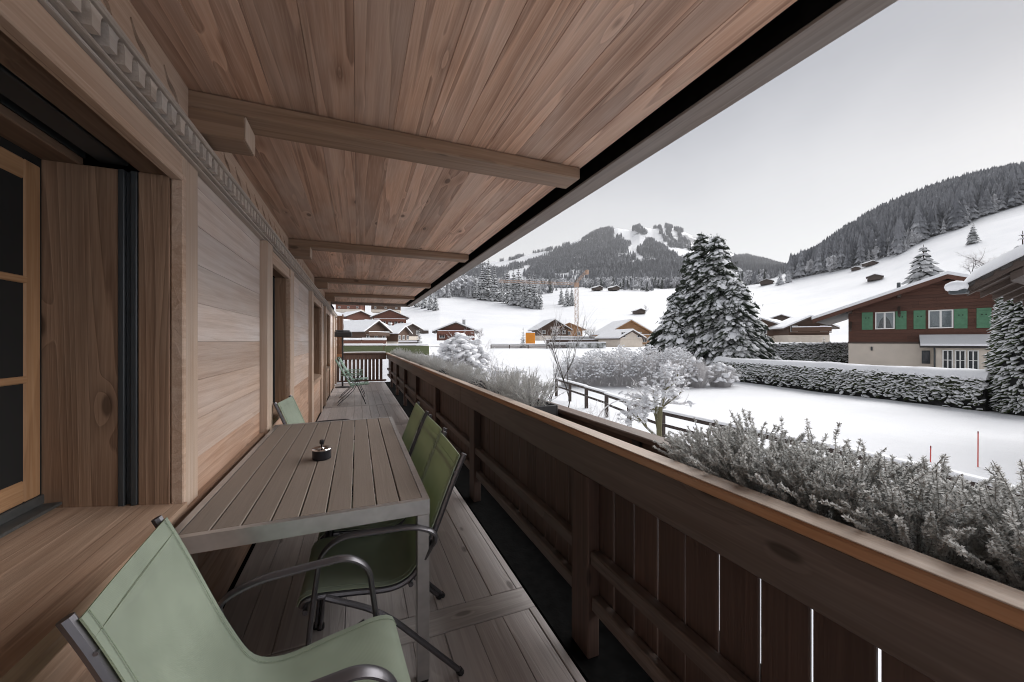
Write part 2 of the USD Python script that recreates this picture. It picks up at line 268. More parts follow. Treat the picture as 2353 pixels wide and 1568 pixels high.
fabric('strap_fabric', (0.36, 0.49, 0.41), (0.3, 0.42, 0.34))
def leafmat(name, a, b, thin=0.3):
    M(name, {'oi': ('object_info', {}), 'g': ('geometry', {}), 'n': ('noise_texture', {'scale': 16.0, 'detail': 3.0}), 'c': ('rgb_ramp', {'ramp': [(0.3, a), (0.68, b)]}),
             'ri': ('map_range', {'to_min': -0.25, 'to_max': 0.25}), 'ad': ('math', {'math_type': 'add'}),
             'p': ('principled_bsdf', {'roughness': 0.8, 'specular_ior_level': 0.2}), 't': ('translucent_bsdf', {'color': b}), 'm': ('mix_closure', {'fac': thin})},
      [('g.position', 'n.vector'), ('g.random_per_island', 'ri.value'), ('n.fac', 'ad.value1'), ('ri.result', 'ad.value2'), ('ad.value', 'c.fac'), ('c.color', 'p.base_color'), ('p.BSDF', 'm.closure1'), ('t.BSDF', 'm.closure2')], 'm.closure')
leafmat('lavender_leaf', (0.32, 0.325, 0.31), (0.86, 0.86, 0.85), 0.36)
leafmat('frost_twig', (0.6, 0.58, 0.58), (0.95, 0.945, 0.95), 0.48)
leafmat('bark_twig', (0.06, 0.05, 0.045), (0.3, 0.27, 0.25)); leafmat('grey_stem', (0.3, 0.29, 0.28), (0.6, 0.59, 0.57))
snowy('needle', (0.012, 0.018, 0.011), (0.04, 0.05, 0.032), 0.5, 0.95, 3.0, 0.35)
snowy('conifer_far', (0.035, 0.042, 0.038), (0.075, 0.083, 0.08), 0.30, 0.85, 0.5, 0.45)
snowy('forest_far', (0.11, 0.115, 0.128), (0.27, 0.275, 0.295), 0.26, 0.9, 0.3, 0.4, snow=(0.78, 0.79, 0.82))
snowy('forest_deep', (0.075, 0.08, 0.092), (0.16, 0.165, 0.182), 0.28, 0.95, 0.2, 0.4, snow=(0.72, 0.74, 0.78))
snowy('forest_frost', (0.2, 0.2, 0.21), (0.42, 0.42, 0.435), 0.12, 0.9, 0.3, 0.4, snow=(0.8, 0.81, 0.84))
snowy('hedge_leaf', (0.012, 0.016, 0.008), (0.05, 0.06, 0.022), -0.2, 0.2, 1.6, 0.55)
snowy('thuja_leaf', (0.012, 0.018, 0.008), (0.05, 0.07, 0.022), 0.36, 0.62, 1.6, 0.45)
snowy('moss_bark', (0.09, 0.085, 0.045), (0.2, 0.18, 0.1), 0.35, 0.7, 14.0, 0.5)
snowy('dark_timber', (0.04, 0.03, 0.026), (0.07, 0.052, 0.045), 0.75, 0.9, 3.0, 0.1)
plain('plaster', (0.64, 0.565, 0.485), 0.85, nscale=1.5, amt=0.06); plain('window_white', (0.75, 0.74, 0.72), 0.5)
plain('shutter_green', (0.07, 0.19, 0.105), 0.5, nscale=6, amt=0.12); plain('window_dark', (0.03, 0.033, 0.038), 0.15); plain('lace', (0.62, 0.62, 0.66), 0.85, nscale=45, amt=0.22)
plain('stake_red', (0.62, 0.10, 0.08), 0.5); plain('stake_tip', (0.25, 0.05, 0.05), 0.5); plain('crane_orange', (0.38, 0.25, 0.18), 0.5); plain('container_orange', (0.68, 0.25, 0.015), 0.5); plain('concrete', (0.3, 0.3, 0.3), 0.9)
plain('roof_tile', (0.045, 0.04, 0.038), 0.8, nscale=5, amt=0.3)
wood('house_timber', 'x', (0.05, 0.02, 0.013), (0.105, 0.042, 0.026), (0.145, 0.065, 0.04), None, 0.2, var=0.16, knots=False, streak=0.6); wood('chalet_red', 'x', (0.09, 0.035, 0.024), (0.16, 0.062, 0.04), (0.21, 0.095, 0.06), None, 0.2, var=0.14, knots=False); wood('chalet_brown', 'x', (0.05, 0.026, 0.016), (0.095, 0.05, 0.03), (0.135, 0.08, 0.052), None, 0.2, var=0.14, knots=False)
wood('chalet_honey', 'x', (0.2, 0.1, 0.045), (0.33, 0.185, 0.09), (0.4, 0.25, 0.14), None, 0.2, var=0.1, knots=False); wood('chalet_dark', 'x', (0.045, 0.03, 0.024), (0.075, 0.052, 0.042), (0.1, 0.075, 0.06), None, 0.2, var=0.1, knots=False)
wood('green_board', 'x', (0.06, 0.07, 0.03), (0.1, 0.115, 0.055), (0.14, 0.15, 0.08), None, 0.2, var=0.1, knots=False)


# ================================================================== THE BALCONY (x away from the wall, y along the balcony, z up from its floor)
WX, YE = -0.66, 13.6
rnd = random.Random(5)

# ---- floor
floor = thing('floor', kind='structure')
obj('subfloor', bx(-1.0, 1.02, -1.6, YE + 0.1, -0.16, -0.045), 'dark_gap', floor)
cross = [(-0.55, -0.38), (1.78, 1.95), (4.2, 4.36), (6.5, 6.66), (8.66, 8.8), (11.1, 11.25)]
for a, b in cross:
    obj('plank', cbox(WX + 0.02, 0.86, a + 0.004, b - 0.004, -0.03, 0.0 + rnd.uniform(-0.001, 0.001), 0.004), 'floor_wood_cross', floor)
edges = [-1.5] + [e for c in cross for e in c] + [YE]
for a, b in zip(edges[0::2], edges[1::2]):
    x = WX + 0.02
    while x < 0.84:
        w = min(0.146, 0.86 - x)
        obj('plank', cbox(x + 0.001, x + w - 0.001, a, b, -0.03, rnd.uniform(-0.0018, 0.0018), 0.003), 'floor_wood', floor)
        x += w
obj('gutter', cat([cbox(0.866, 1.30, -1.5, YE, -0.045, -0.012, 0.004), cbox(1.301, 1.33, -1.5, YE, -0.16, 0.235, 0.004), cbox(0.866, 0.872, -1.5, YE, -0.012, 0.006, 0.002)]), 'gutter_rubber', floor)  # outer upright is an added unseen board, raised to keep light off the gutter

# ---- ceiling
ZC, XE = HC + 1.03, 1.235
ceil = thing('ceiling', kind='structure')
obj('underlay', bx(WX - 0.4, XE - 0.01, -1.6, 10.9, ZC + 0.022, ZC + 0.12), 'dark_gap', ceil)
xe = [WX + 0.02, -0.50, -0.335, -0.17, -0.01, 0.162, 0.32, 0.477, 0.64, 0.811, 0.97, 1.10, XE]
beams = [-0.52, 1.93, 4.36, 6.84, 8.95]
ends = [-1.5] + [e for y in beams for e in (y + 0.08, y + 0.08)] + [10.9]
for a, b in zip(ends[0::2], ends[1::2]):
    for x0, x1 in zip(xe, xe[1:]):
        obj('plank', cbox(x0 + 0.0005, x1 - 0.0005, a + 0.001, b - 0.001, ZC + rnd.uniform(0, 0.0015), ZC + 0.02, 0.0014), 'ceiling_wood', ceil)
for y in beams:
    bm = obj('beam', cbox(WX - 0.03, XE - 0.01, y, y + 0.165, HC + 0.96, ZC - 0.001, 0.006), 'beam_wood', ceil)
    obj('bracket', cbox(WX - 0.03, -0.446, y + 0.001, y + 0.164, HC + 0.858, HC + 0.9595, 0.004), 'beam_wood', bm)
    obj('bracket_end', cbox(-0.4455, -0.440, y + 0.003, y + 0.162, HC + 0.860, HC + 0.9575, 0.003), 'post_wood', bm)     # pale cap, the light on the end face put into its colour
obj('edge_board', cbox(1.283, 1.428, -1.6, 10.95, HC + 0.967, ZC + 0.12, 0.006), 'eave_wood', ceil)
obj('edge_channel', cat([bx(XE + 0.002, 1.282, -1.6, 10.95, ZC + 0.03, ZC + 0.05), bx(1.279, 1.2825, -1.6, 10.95, HC + 0.975, ZC + 0.03), bx(XE - 0.003, XE + 0.0015, -1.6, 10.95, ZC + 0.001, ZC + 0.03)]), 'gutter_rubber', ceil)  # black strips lining the gap between ceiling edge and edge board
obj('end_board', cbox(WX, XE + 0.14, 10.905, 10.96, HC + 0.955, ZC + 0.12, 0.006), 'eave_wood', ceil)

# ---- the chalet's wall with its windows and carved cornice
wall = thing('chalet_wall', 'weathered timber chalet wall with deep windows and carved cornice beside the table', 'wall')
obj('core', cat([bx(WX - 0.5, WX - 0.37, -1.6, YE, -0.2, 2.5), bx(WX - 0.37, WX - 0.03, 2.05, 3.46, -0.2, 2.45), bx(WX - 0.37, WX - 0.03, 4.69, 6.48, -0.2, 2.45), bx(WX - 0.37, WX - 0.03, 8.16, 9.1, -0.2, 2.45), bx(WX - 0.37, WX - 0.03, 10.6, YE, -0.2, 2.45),
                 bx(WX - 0.36, WX - 0.03, -1.6, YE, -0.2, 0.70), bx(WX - 0.36, WX - 0.03, -1.6, YE, 2.19, 2.45)]), 'dark_gap', wall)
def boards(y0, y1, z0, z1, x=WX, h=0.172, fresh_below=0.95, joints=True):
    z = z0; k = 0
    while z < z1 - 0.02:
        zz = min(z + h, z1)
        cuts = [y0, y1]
        if joints and rnd.random() < 0.35 and y1 - y0 > 0.6: cuts = [y0, rnd.uniform(y0 + 0.25, y1 - 0.25), y1]
        for a, b in zip(cuts, cuts[1:]):
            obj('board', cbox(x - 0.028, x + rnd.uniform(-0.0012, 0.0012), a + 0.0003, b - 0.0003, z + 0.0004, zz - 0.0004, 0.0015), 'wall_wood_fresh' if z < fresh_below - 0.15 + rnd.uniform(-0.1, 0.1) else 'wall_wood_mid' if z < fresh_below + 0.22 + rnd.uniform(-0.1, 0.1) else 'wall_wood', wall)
        z = zz
def post(y0, y1, x, z0=0.0, z1=2.12, mat='post_wood'): obj('post', cbox(WX - 0.03, x, y0, y1, z0, z1, 0.005), mat, wall)
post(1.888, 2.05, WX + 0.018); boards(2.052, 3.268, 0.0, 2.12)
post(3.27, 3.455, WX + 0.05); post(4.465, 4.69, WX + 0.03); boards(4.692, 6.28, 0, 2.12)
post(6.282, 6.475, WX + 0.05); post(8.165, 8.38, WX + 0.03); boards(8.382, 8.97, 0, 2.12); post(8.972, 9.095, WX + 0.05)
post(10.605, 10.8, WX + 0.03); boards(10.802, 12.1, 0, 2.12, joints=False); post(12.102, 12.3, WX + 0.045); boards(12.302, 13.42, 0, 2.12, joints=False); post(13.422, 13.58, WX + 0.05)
ZS, ZH = 0.74, 2.02
def window(y0, y1, mull, near=False):
    """Opening y0..y1 with a reveal 0.36 m deep, roller-shutter tracks, sash with glazing bars, sloping sill and a curtain behind the glass."""
    xg = -1.035
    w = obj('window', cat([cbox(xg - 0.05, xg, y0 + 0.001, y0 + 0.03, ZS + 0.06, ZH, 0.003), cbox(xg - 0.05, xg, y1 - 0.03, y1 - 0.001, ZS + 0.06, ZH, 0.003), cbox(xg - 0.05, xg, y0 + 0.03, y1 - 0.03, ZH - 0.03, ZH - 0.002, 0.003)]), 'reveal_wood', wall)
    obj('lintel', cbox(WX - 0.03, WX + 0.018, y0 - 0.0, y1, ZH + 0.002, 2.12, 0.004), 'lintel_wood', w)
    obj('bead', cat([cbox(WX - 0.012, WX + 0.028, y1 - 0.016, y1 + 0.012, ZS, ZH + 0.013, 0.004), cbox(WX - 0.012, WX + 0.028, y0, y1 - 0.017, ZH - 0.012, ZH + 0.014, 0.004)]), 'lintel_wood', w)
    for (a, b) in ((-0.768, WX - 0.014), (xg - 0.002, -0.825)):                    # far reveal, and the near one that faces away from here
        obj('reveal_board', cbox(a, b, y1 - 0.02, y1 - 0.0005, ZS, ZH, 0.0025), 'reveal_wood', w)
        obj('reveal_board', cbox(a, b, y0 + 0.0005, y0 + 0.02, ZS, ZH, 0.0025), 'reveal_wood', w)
    for s, y in ((1, y1), (-1, y0)):
        yy = (lambda k: y - s * k)
        obj('shutter_track', cat([cbox(-0.824, -0.806, yy(0.0005), yy(0.026), ZS + 0.02, ZH, 0.002), cbox(-0.788, -0.77, yy(0.0005), yy(0.026), ZS + 0.02, ZH, 0.002), bx(-0.806, -0.788, yy(0.0005), yy(0.006), ZS + 0.02, ZH)]), 'shutter_metal', w)
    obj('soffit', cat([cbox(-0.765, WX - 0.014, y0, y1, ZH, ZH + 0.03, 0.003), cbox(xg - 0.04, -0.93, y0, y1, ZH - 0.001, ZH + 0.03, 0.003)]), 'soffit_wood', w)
    obj('shutter_slot', cat([bx(-0.95, -0.75, y0, y1, ZH + 0.14, ZH + 0.15), bx(-0.93, -0.925, y0, y1, ZH + 0.03, ZH + 0.14), bx(-0.78, -0.775, y0, y1, ZH + 0.03, ZH + 0.14), cbox(-0.885, -0.80, y0 + 0.005, y1 - 0.005, ZH + 0.02, ZH + 0.05, 0.004)]), 'shutter_metal', w)
    # sloping sill
    pts = np.array([(xg - 0.02, ZS + 0.052), (WX + 0.035, ZS + 0.0), (WX + 0.035, ZS - 0.032), (xg - 0.02, ZS - 0.032)])
    v, f = extrude(Polygon(pts), y1 - y0 - 0.002); v = np.stack([v[:, 0], y0 + 0.001 + v[:, 2], v[:, 1]], 1)
    sl = obj('sill', (v, f[:, ::-1]), 'sill_wood', w)
    obj('sill_flashing', cat([cbox(xg - 0.015, xg + 0.06, y0 + 0.022, y1 - 0.022, ZS + 0.055, ZS + 0.066, 0.002), cbox(xg - 0.04, xg + 0.012, y0 + 0.002, y1 - 0.002, ZS + 0.066, ZS + 0.098, 0.002)]), 'sill_metal', w)
    # sashes
    cuts = [y0 + 0.03] + [y0 + 0.03 + (y1 - y0 - 0.06) * m for m in mull] + [y1 - 0.03]
    for a, b in zip(cuts, cuts[1:]):
        z0, z1 = ZS + 0.1, ZH - 0.032; s = 0.07
        sash = obj('sash', cat([cbox(xg - 0.045, xg + 0.01, a + 0.001, a + s, z0, z1, 0.005), cbox(xg - 0.045, xg + 0.01, b - s, b - 0.001, z0, z1, 0.005)]), 'sash_wood', w)
        obj('sash_rail', cat([cbox(xg - 0.044, xg + 0.009, a + s, b - s, z0, z0 + 0.075, 0.005), cbox(xg - 0.044, xg + 0.009, a + s, b - s, z1 - 0.07, z1, 0.005)]), 'sash_wood_flat', w)
        for k in (1, 2):
            zz = z0 + 0.075 + (z1 - z0 - 0.145) * k / 3
            obj('glazing_bar', cbox(xg - 0.03, xg + 0.012, a + s - 0.01, b - s + 0.01, zz - 0.012, zz + 0.012, 0.004), 'sash_wood_flat', w)
        obj('pane', bx(xg - 0.022, xg - 0.018, a + s, b - s, z0 + 0.07, z1 - 0.065), 'glass', w)
        yy = np.linspace(a, b, 60); zc = np.array([ZS, ZH])
        xx = -1.105 + 0.018 * np.sin(yy * 75) + 0.008 * np.sin(yy * 31)
        V = np.stack([np.r_[xx, xx], np.r_[yy, yy], np.r_[np.full(60, zc[0]), np.full(60, zc[1])]], 1); k = np.arange(59)
        obj('curtain', (V, np.vstack([np.stack([k, k + 1, k + 61], 1), np.stack([k, k + 61, k + 60], 1)])), 'curtain_cloth', w, smooth=True)
    return w
window(0.3, 1.885, [0.5]); window(3.46, 4.46, []); window(6.48, 8.16, [0.45]); window(9.1, 10.6, [0.5])
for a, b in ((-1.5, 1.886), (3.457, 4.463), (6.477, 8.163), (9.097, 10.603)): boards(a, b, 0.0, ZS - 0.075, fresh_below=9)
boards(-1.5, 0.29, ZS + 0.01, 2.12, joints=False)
for a, b in ((-1.5, 3.265), (6.478, 8.162), (9.098, 10.602)):
    obj('ledge', cbox(WX - 0.01, WX + 0.035, a, b, ZS - 0.072, ZS - 0.034, 0.006), 'sill_wood', wall)
# cornice: stepped mouldings, a row of dentils, a cap moulding, then carved frieze boards between the beams
def strip(name, x1, z0, z1, mat='cornice_wood', c=0.003): obj(name, cbox(WX - 0.03, x1, -1.5, YE, z0, z1, c), mat, wall)
strip('cornice_moulding', WX + 0.030, 2.1215, 2.129); strip('cornice_moulding', WX + 0.022, 2.130, 2.137); strip('cornice_moulding', WX + 0.042, 2.138, 2.147)
strip('cornice_band', WX + 0.012, 2.148, 2.205, 'rail_board_wood'); strip('cornice_moulding', WX + 0.074, 2.206, 2.222, c=0.006); strip('cornice_moulding', WX + 0.05, 2.223, 2.234)  # band behind the dentils coloured dark to stand for the shade between them
dent = []
pr = Polygon([(0, 0), (0.034, 0), (0.034, 0.024)] + [(0.047 - 0.013 * math.cos(t), 0.024 + 0.030 * math.sin(t)) for t in np.linspace(0.2, 1.57, 5)] + [(-0.013, 0.054)] + [(-0.013 + 0.013 * math.sin(t), 0.054 - 0.030 * (1 - math.cos(t))) for t in np.linspace(0.3, 1.4, 4)])
dv, df = extrude(pr.buffer(0), 0.048)
for k in range(int((YE + 0.2) / 0.072)):
    y = 0.02 + k * 0.072
    v = np.stack([WX + 0.013 + dv[:, 2], y + dv[:, 0], 2.1485 + dv[:, 1]], 1)
    obj('dentil', (v, df[:, ::-1]), 'cornice_wood', wall)
zf0, zf1 = 2.2355, ZC - 0.001
fe = [-1.5] + [e for y in beams for e in (y - 0.0005, y + 0.1655)] + [YE]
for a, b in zip(fe[0::2], fe[1::2]):
    if a > 10.95: continue
    b = min(b, 10.9) if a < 10.9 else b
    P = sbox(a, zf0, b, zf1); holes = []
    y = math.ceil((a + 0.1) / 0.215) * 0.215
    while y + 0.15 < b - 0.04:
        t = np.linspace(0, 1, 14); L = 0.128
        c = np.stack([y + L * t, zf1 - 0.045 - (zf1 - zf0 - 0.082) * (t + 0.13 * np.sin(2 * np.pi * t))], 1)
        w = 0.0115 * np.sin(np.pi * np.clip(t, 0.06, 0.94)) ** 0.6 + 0.002
        nrm = np.gradient(c, axis=0); nrm = np.stack([-nrm[:, 1], nrm[:, 0]], 1) / np.linalg.norm(nrm, axis=1, keepdims=True)
        holes.append(Polygon(np.vstack([c + nrm * w[:, None], (c - nrm * w[:, None])[::-1]])).buffer(0.0005)); y += 0.215
    v, f = extrude(P.difference(shapely.union_all(holes)) if holes else P, 0.018)
    fb = obj('frieze_board', (np.stack([WX + 0.005 + v[:, 2], v[:, 0], v[:, 1]], 1), f), 'lintel_wood', wall)
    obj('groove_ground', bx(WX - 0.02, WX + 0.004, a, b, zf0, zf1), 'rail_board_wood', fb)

# ---- the long railing
XR = 0.925
rail = thing('balcony_railing', 'long dark brown timber railing with narrow lit gaps and orange edged handrail', 'railing')
y = -0.6; n = 0
while y < YE:
    b = min(y + 3.4, YE + 0.03)
    obj('handrail', cbox(XR - 0.012, XR + 0.058, y + 0.001, b - 0.001, HC - 0.432, HC - 0.402, 0.005), 'handrail_wood', rail)
    obj('handrail_cap', cbox(XR - 0.009, XR + 0.057, y + 0.001, b - 0.001, HC - 0.4018, HC - 0.398, 0.002), 'weathered_cap', rail); y = b
for a in np.arange(-0.6, YE, 4.2):
    obj('upper_board', cbox(XR + 0.004, XR + 0.040, a + 0.001, min(a + 4.2, YE) - 0.001, HC - 0.595, HC - 0.4325, 0.006), 'rail_board_wood', rail)
posts = [1.475 + 1.745 * k for k in range(-1, 7)]
for y in posts:
    obj('post', cbox(XR + 0.006, XR + 0.0665, y - 0.07, y + 0.07, -0.012, HC - 0.5955, 0.005), 'picket_wood', rail)
for a, c in zip([-0.6] + [y + 0.0705 for y in posts], [y - 0.0705 for y in posts] + [YE]):
    if c - a < 0.1: continue
    obj('ledge_rail', cbox(XR + 0.016, XR + 0.066, a, c, 0.402, 0.462, 0.006), 'rail_board_wood', rail)
    obj('bottom_rail', cbox(XR + 0.022, XR + 0.066, a, c, 0.20, 0.262, 0.006), 'rail_board_wood', rail)
y = -0.55
while y < YE - 0.05:
    g = rnd.choice([0.003, 0.0045, 0.006, 0.0065, 0.008])
    obj('picket', cbox(XR + 0.067, XR + 0.078, y, y + 0.124 - g, 0.185, HC - 0.44, 0.003), 'picket_wood', rail); y += 0.124

# ---- rail across the far end, with open slots
endr = thing('end_railing', 'brown picket railing with open slots across the far end of the balcony', 'railing')
obj('handrail', cbox(WX + 0.2, XR - 0.014, YE - 0.04, YE + 0.07, HC - 0.432, HC - 0.392, 0.005), 'trough_wood', endr)
obj('snow', cbox(WX + 0.21, XR - 0.03, YE - 0.005, YE + 0.068, HC - 0.3915, HC - 0.36, 0.012), 'snow', endr)
obj('upper_board', cbox(WX + 0.02, XR - 0.001, YE, YE + 0.035, HC - 0.62, HC - 0.434, 0.005), 'end_rail_wood', endr)
obj('bottom_rail', cbox(WX + 0.02, XR - 0.001, YE - 0.012, YE + 0.035, 0.02, 0.08, 0.005), 'end_rail_wood', endr)
y = WX + 0.03
while y < XR - 0.1:
    obj('picket', cbox(y, y + 0.088, YE + 0.036, YE + 0.06, 0.03, HC - 0.45, 0.004), 'end_rail_wood', endr); y += 0.122

# ---- brown timber screen at the far end of the wall, its post scalloped
scr = thing('privacy_screen', 'reddish brown timber screen beside the wall at the far balcony end', 'screen')
for k in range(2): obj('board', cbox(WX + 0.055 + 0.075 * k, WX + 0.128 + 0.075 * k, YE - 0.03, YE + 0.0, 0.95, 2.2, 0.004), 'screen_wood', scr)
t = np.linspace(0.95, 2.25, 60); pr = Polygon(np.vstack([np.stack([0.03 + 0.016 * np.abs(np.sin(t * 11)), t], 1), [(0, 2.25), (0, 0.95)]]))
v, f = extrude(pr, 0.05); obj('scalloped_post', (np.stack([WX + 0.206 + v[:, 0], YE + 0.015 - v[:, 2], v[:, 1]], 1), f), 'screen_wood', scr)
obj('base_panel', cbox(WX + 0.055, WX + 0.2, YE - 0.05, YE - 0.031, 0.86, 0.95, 0.004), 'handrail_wood', scr)

# ---- the trough outside the railing and its planters
trough = thing('planter_trough', 'long brown timber ledge outside the railing that carries the grey planters', 'planter ledge')
for a in np.arange(-0.6, YE, 4.8):
    b = min(a + 4.8, YE + 0.05)
    obj('cap', cbox(1.335, 1.44, a + 0.001, b - 0.001, 0.862, 0.892, 0.006), 'trough_wood', trough)
    obj('face_board', cbox(1.372, 1.412, a + 0.001, b - 0.001, 0.745, 0.8615, 0.005), 'trough_wood', trough)
    obj('shelf', cbox(1.016, 1.371, a + 0.001, b - 0.001, 0.745, 0.765, 0.004), 'rail_board_wood', trough)
for y in np.arange(0.0, YE, 1.75): obj('bracket', cbox(1.35, 1.3715, y - 0.03 + 1.6, y + 0.03 + 1.6, 0.766, 0.8615, 0.004), 'shutter_metal', trough)

def lavender(seed, stems, leaves, h, spread):
    """Stems that bow outward from a small root area, set with small narrow leaves that thicken towards the tips."""
    r = np.random.default_rng(seed); SP, LP0, LP1, LW, LS = [], [], [], [], []
    p0s, p1s = [], []
    for s in range(stems):
        a = r.uniform(0, 2 * np.pi); q = math.sqrt(r.uniform(0, 1))
        base = np.array([0.09 * q * math.cos(a), 0.12 * q * math.sin(a), 0.0])
        lean = np.array([math.cos(a), math.sin(a) * 0.9, 0]) * spread * (0.25 + q) * r.uniform(0.6, 1.25); L = h * r.uniform(0.74, 1.03) * (1.08 - 0.35 * q)
        t = np.linspace(0, 1, 7)[:, None]
        c = base + lean * t ** 1.3 + np.array([0, 0, 1.0]) * L * (t - 0.22 * q * t ** 2.2) + 0.006 * r.normal(size=(7, 3)) * t
        p0s.append(c[:-1]); p1s.append(c[1:])
        n = int(leaves * r.uniform(0.7, 1.2)); tt = r.beta(1.5, 1.0, n) * 0.98
        i = np.minimum((tt * 6).astype(int), 5); fr = (tt * 6 - i)[:, None]; pos = c[i] * (1 - fr) + c[i + 1] * fr
        ax = c[i + 1] - c[i]; ax /= np.linalg.norm(ax, axis=1, keepdims=True)
        out = r.normal(size=(n, 3)); out -= ax * (out * ax).sum(1, keepdims=True); out /= np.linalg.norm(out, axis=1, keepdims=True)
        d = out * 0.8 + ax * r.uniform(0.1, 0.9, (n, 1)); d /= np.linalg.norm(d, axis=1, keepdims=True); ln = r.uniform(0.004, 0.010, (n, 1))
        LP0.append(pos); LP1.append(pos + d * ln); LS.append(np.cross(d, r.normal(size=(n, 3)))); LW.append(r.uniform(0.0011, 0.0024, n))
    P0, P1, S, W = np.vstack(LP0), np.vstack(LP1), np.vstack(LS), np.concatenate(LW)
    mid = (P0 + P1) / 2
    lv = cat([blades(P0, mid, W * 0.4, W, S), blades(mid, P1, W, W * 0.25, S)])
    return lv, prisms(np.vstack(p0s), np.vstack(p1s), 0.0011, 0.0007)
def planter(y0, y1, label):
    t = thing('planter', label, 'planter', (1.17, (y0 + y1) / 2, 0.767), 0, 'grey planters on the ledge outside the railing'); h = (y1 - y0) / 2
    obj('box', cat([cbox(-0.145, -0.132, -h, h, 0, 0.16, 0.004), cbox(0.132, 0.145, -h, h, 0, 0.16, 0.004), cbox(-0.132, 0.132, -h, -h + 0.013, 0, 0.16, 0.004), cbox(-0.132, 0.132, h - 0.013, h, 0, 0.16, 0.004), bx(-0.13, 0.13, -h + 0.01, h - 0.01, 0.0, 0.02)]), 'planter_plastic', t)
    obj('soil', bx(-0.131, 0.131, -h + 0.014, h - 0.014, 0.02, 0.135), 'soil', t)
pl = [(0.24, 1.04, 'nearest'), (2.36, 3.3, 'second'), (4.0, 4.95, 'third'), (5.85, 6.8, 'fourth'), (7.6, 8.55, 'fifth'), (9.4, 10.35, 'sixth'), (11.3, 12.25, 'farthest')]
protos = {}
kk = 0
for i, (a, b, w) in enumerate(pl):
    planter(a, b, f'{w} long grey plastic planter outside the railing')
    nb = 5 if i == 0 else 4
    for j in range(nb):
        y = a + (b - a) * (j + 0.5) / nb + rnd.uniform(-0.02, 0.02) if i else a + 0.03 + (b - a - 0.1) * j / (nb - 1)
        lab = f'frosty grey lavender bush, {ORD[j]} from the near end of the {w} planter'
        key = ('near', kk % 3) if i == 0 else ('far', kk % 3); loc = (1.17 + rnd.uniform(-0.02, 0.02), y, 0.895); rz = rnd.uniform(-0.4, 0.4) + (math.pi if rnd.random() < 0.5 else 0)
        if key in protos: dup(protos[key], lab, loc, rz, None, rnd.uniform(0.8, 1.12))
        else:
            t = thing('lavender_bush', lab, 'lavender', loc, rz, 'frosted lavender in the planters', sc=1.0)
            lv, st = lavender(40 + kk, 170 if i == 0 else 95, 230 if i == 0 else 85, 0.25 if i == 0 else 0.29, 0.112)
            obj('foliage', lv, 'lavender_leaf', t, kind='stuff'); obj('stems', st, 'grey_stem', t, kind='stuff'); protos[key] = t
        kk += 1

# ---- the dining table
T0, T1, TY0, TY1, TZ = -0.575, 0.272, 1.545, 3.355, 0.74
tab = thing('table', 'long garden table with taupe slats and brushed aluminium frame', 'table', ((T0 + T1) / 2, (TY0 + TY1) / 2, 0)); hx, hy = (T1 - T0) / 2, (TY1 - TY0) / 2
ns = 9; wi = (2 * hx - 0.05) / ns
for k in range(ns): obj('slat', cbox(-hx + 0.025 + k * wi + 0.0022, -hx + 0.025 + (k + 1) * wi - 0.0022, -hy + 0.028, hy - 0.028, TZ - 0.022, TZ - 0.0005, 0.0025), 'slat_composite', tab)
def frame_bar(p): v, f = extrude(Polygon(p), 0.058); return v + [0, 0, TZ - 0.058], f
for q in ([(-hx, -hy), (hx, -hy), (hx - 0.026, -hy + 0.026), (-hx + 0.026, -hy + 0.026)], [(hx, -hy), (hx, hy), (hx - 0.026, hy - 0.026), (hx - 0.026, -hy + 0.026)], [(hx, hy), (-hx, hy), (-hx + 0.026, hy - 0.026), (hx - 0.026, hy - 0.026)], [(-hx, hy), (-hx, -hy), (-hx + 0.026, -hy + 0.026), (-hx + 0.026, hy - 0.026)]):
    obj('frame', frame_bar(np.array(q) * 0.9995), 'brushed_aluminium', tab)
obj('cross_bar', cat([cbox(-hx + 0.027, hx - 0.027, y - 0.02, y + 0.02, TZ - 0.05, TZ - 0.0235, 0.002) for y in (-0.45, 0.0, 0.45)]), 'brushed_aluminium', tab)
for sx in (-1, 1):
    for sy in (-1, 1):
        lg = obj('leg', cbox(sx * (hx - 0.001), sx * (hx - 0.05), sy * (hy - 0.001), sy * (hy - 0.05), 0.012, TZ - 0.0585, 0.003), 'brushed_aluminium', tab)
        obj('foot', cbox(sx * (hx - 0.004), sx * (hx - 0.047), sy * (hy - 0.004), sy * (hy - 0.047), 0.0005, 0.012, 0.002), 'foot_plastic', lg)

# ---- the push-lid ashtray on it
def lathe(prof, n=32): return tmv(trimesh.creation.revolve(np.array(prof), sections=n))
ash = thing('ashtray', 'round black spinning ashtray with chrome lid and black knob on the table', 'ashtray', (-0.178, 2.30, TZ))
obj('bowl', lathe([(0, 0.0005), (0.044, 0.0005), (0.047, 0.004), (0.047, 0.046), (0.045, 0.05), (0, 0.05)]), 'ashtray_black', ash, smooth=35)
ld = obj('lid', lathe([(0.0, 0.0505), (0.049, 0.0505), (0.05, 0.054), (0.048, 0.058), (0.036, 0.056), (0.03, 0.0535), (0.012, 0.056), (0.007, 0.062), (0.0, 0.062)]), 'chrome', ash, smooth=35)
obj('knob', lathe([(0.0, 0.0622), (0.004, 0.0622), (0.004, 0.078), (0.010, 0.08), (0.012, 0.088), (0.010, 0.102), (0.0, 0.104)], 20), 'ashtray_black', ld, smooth=35)

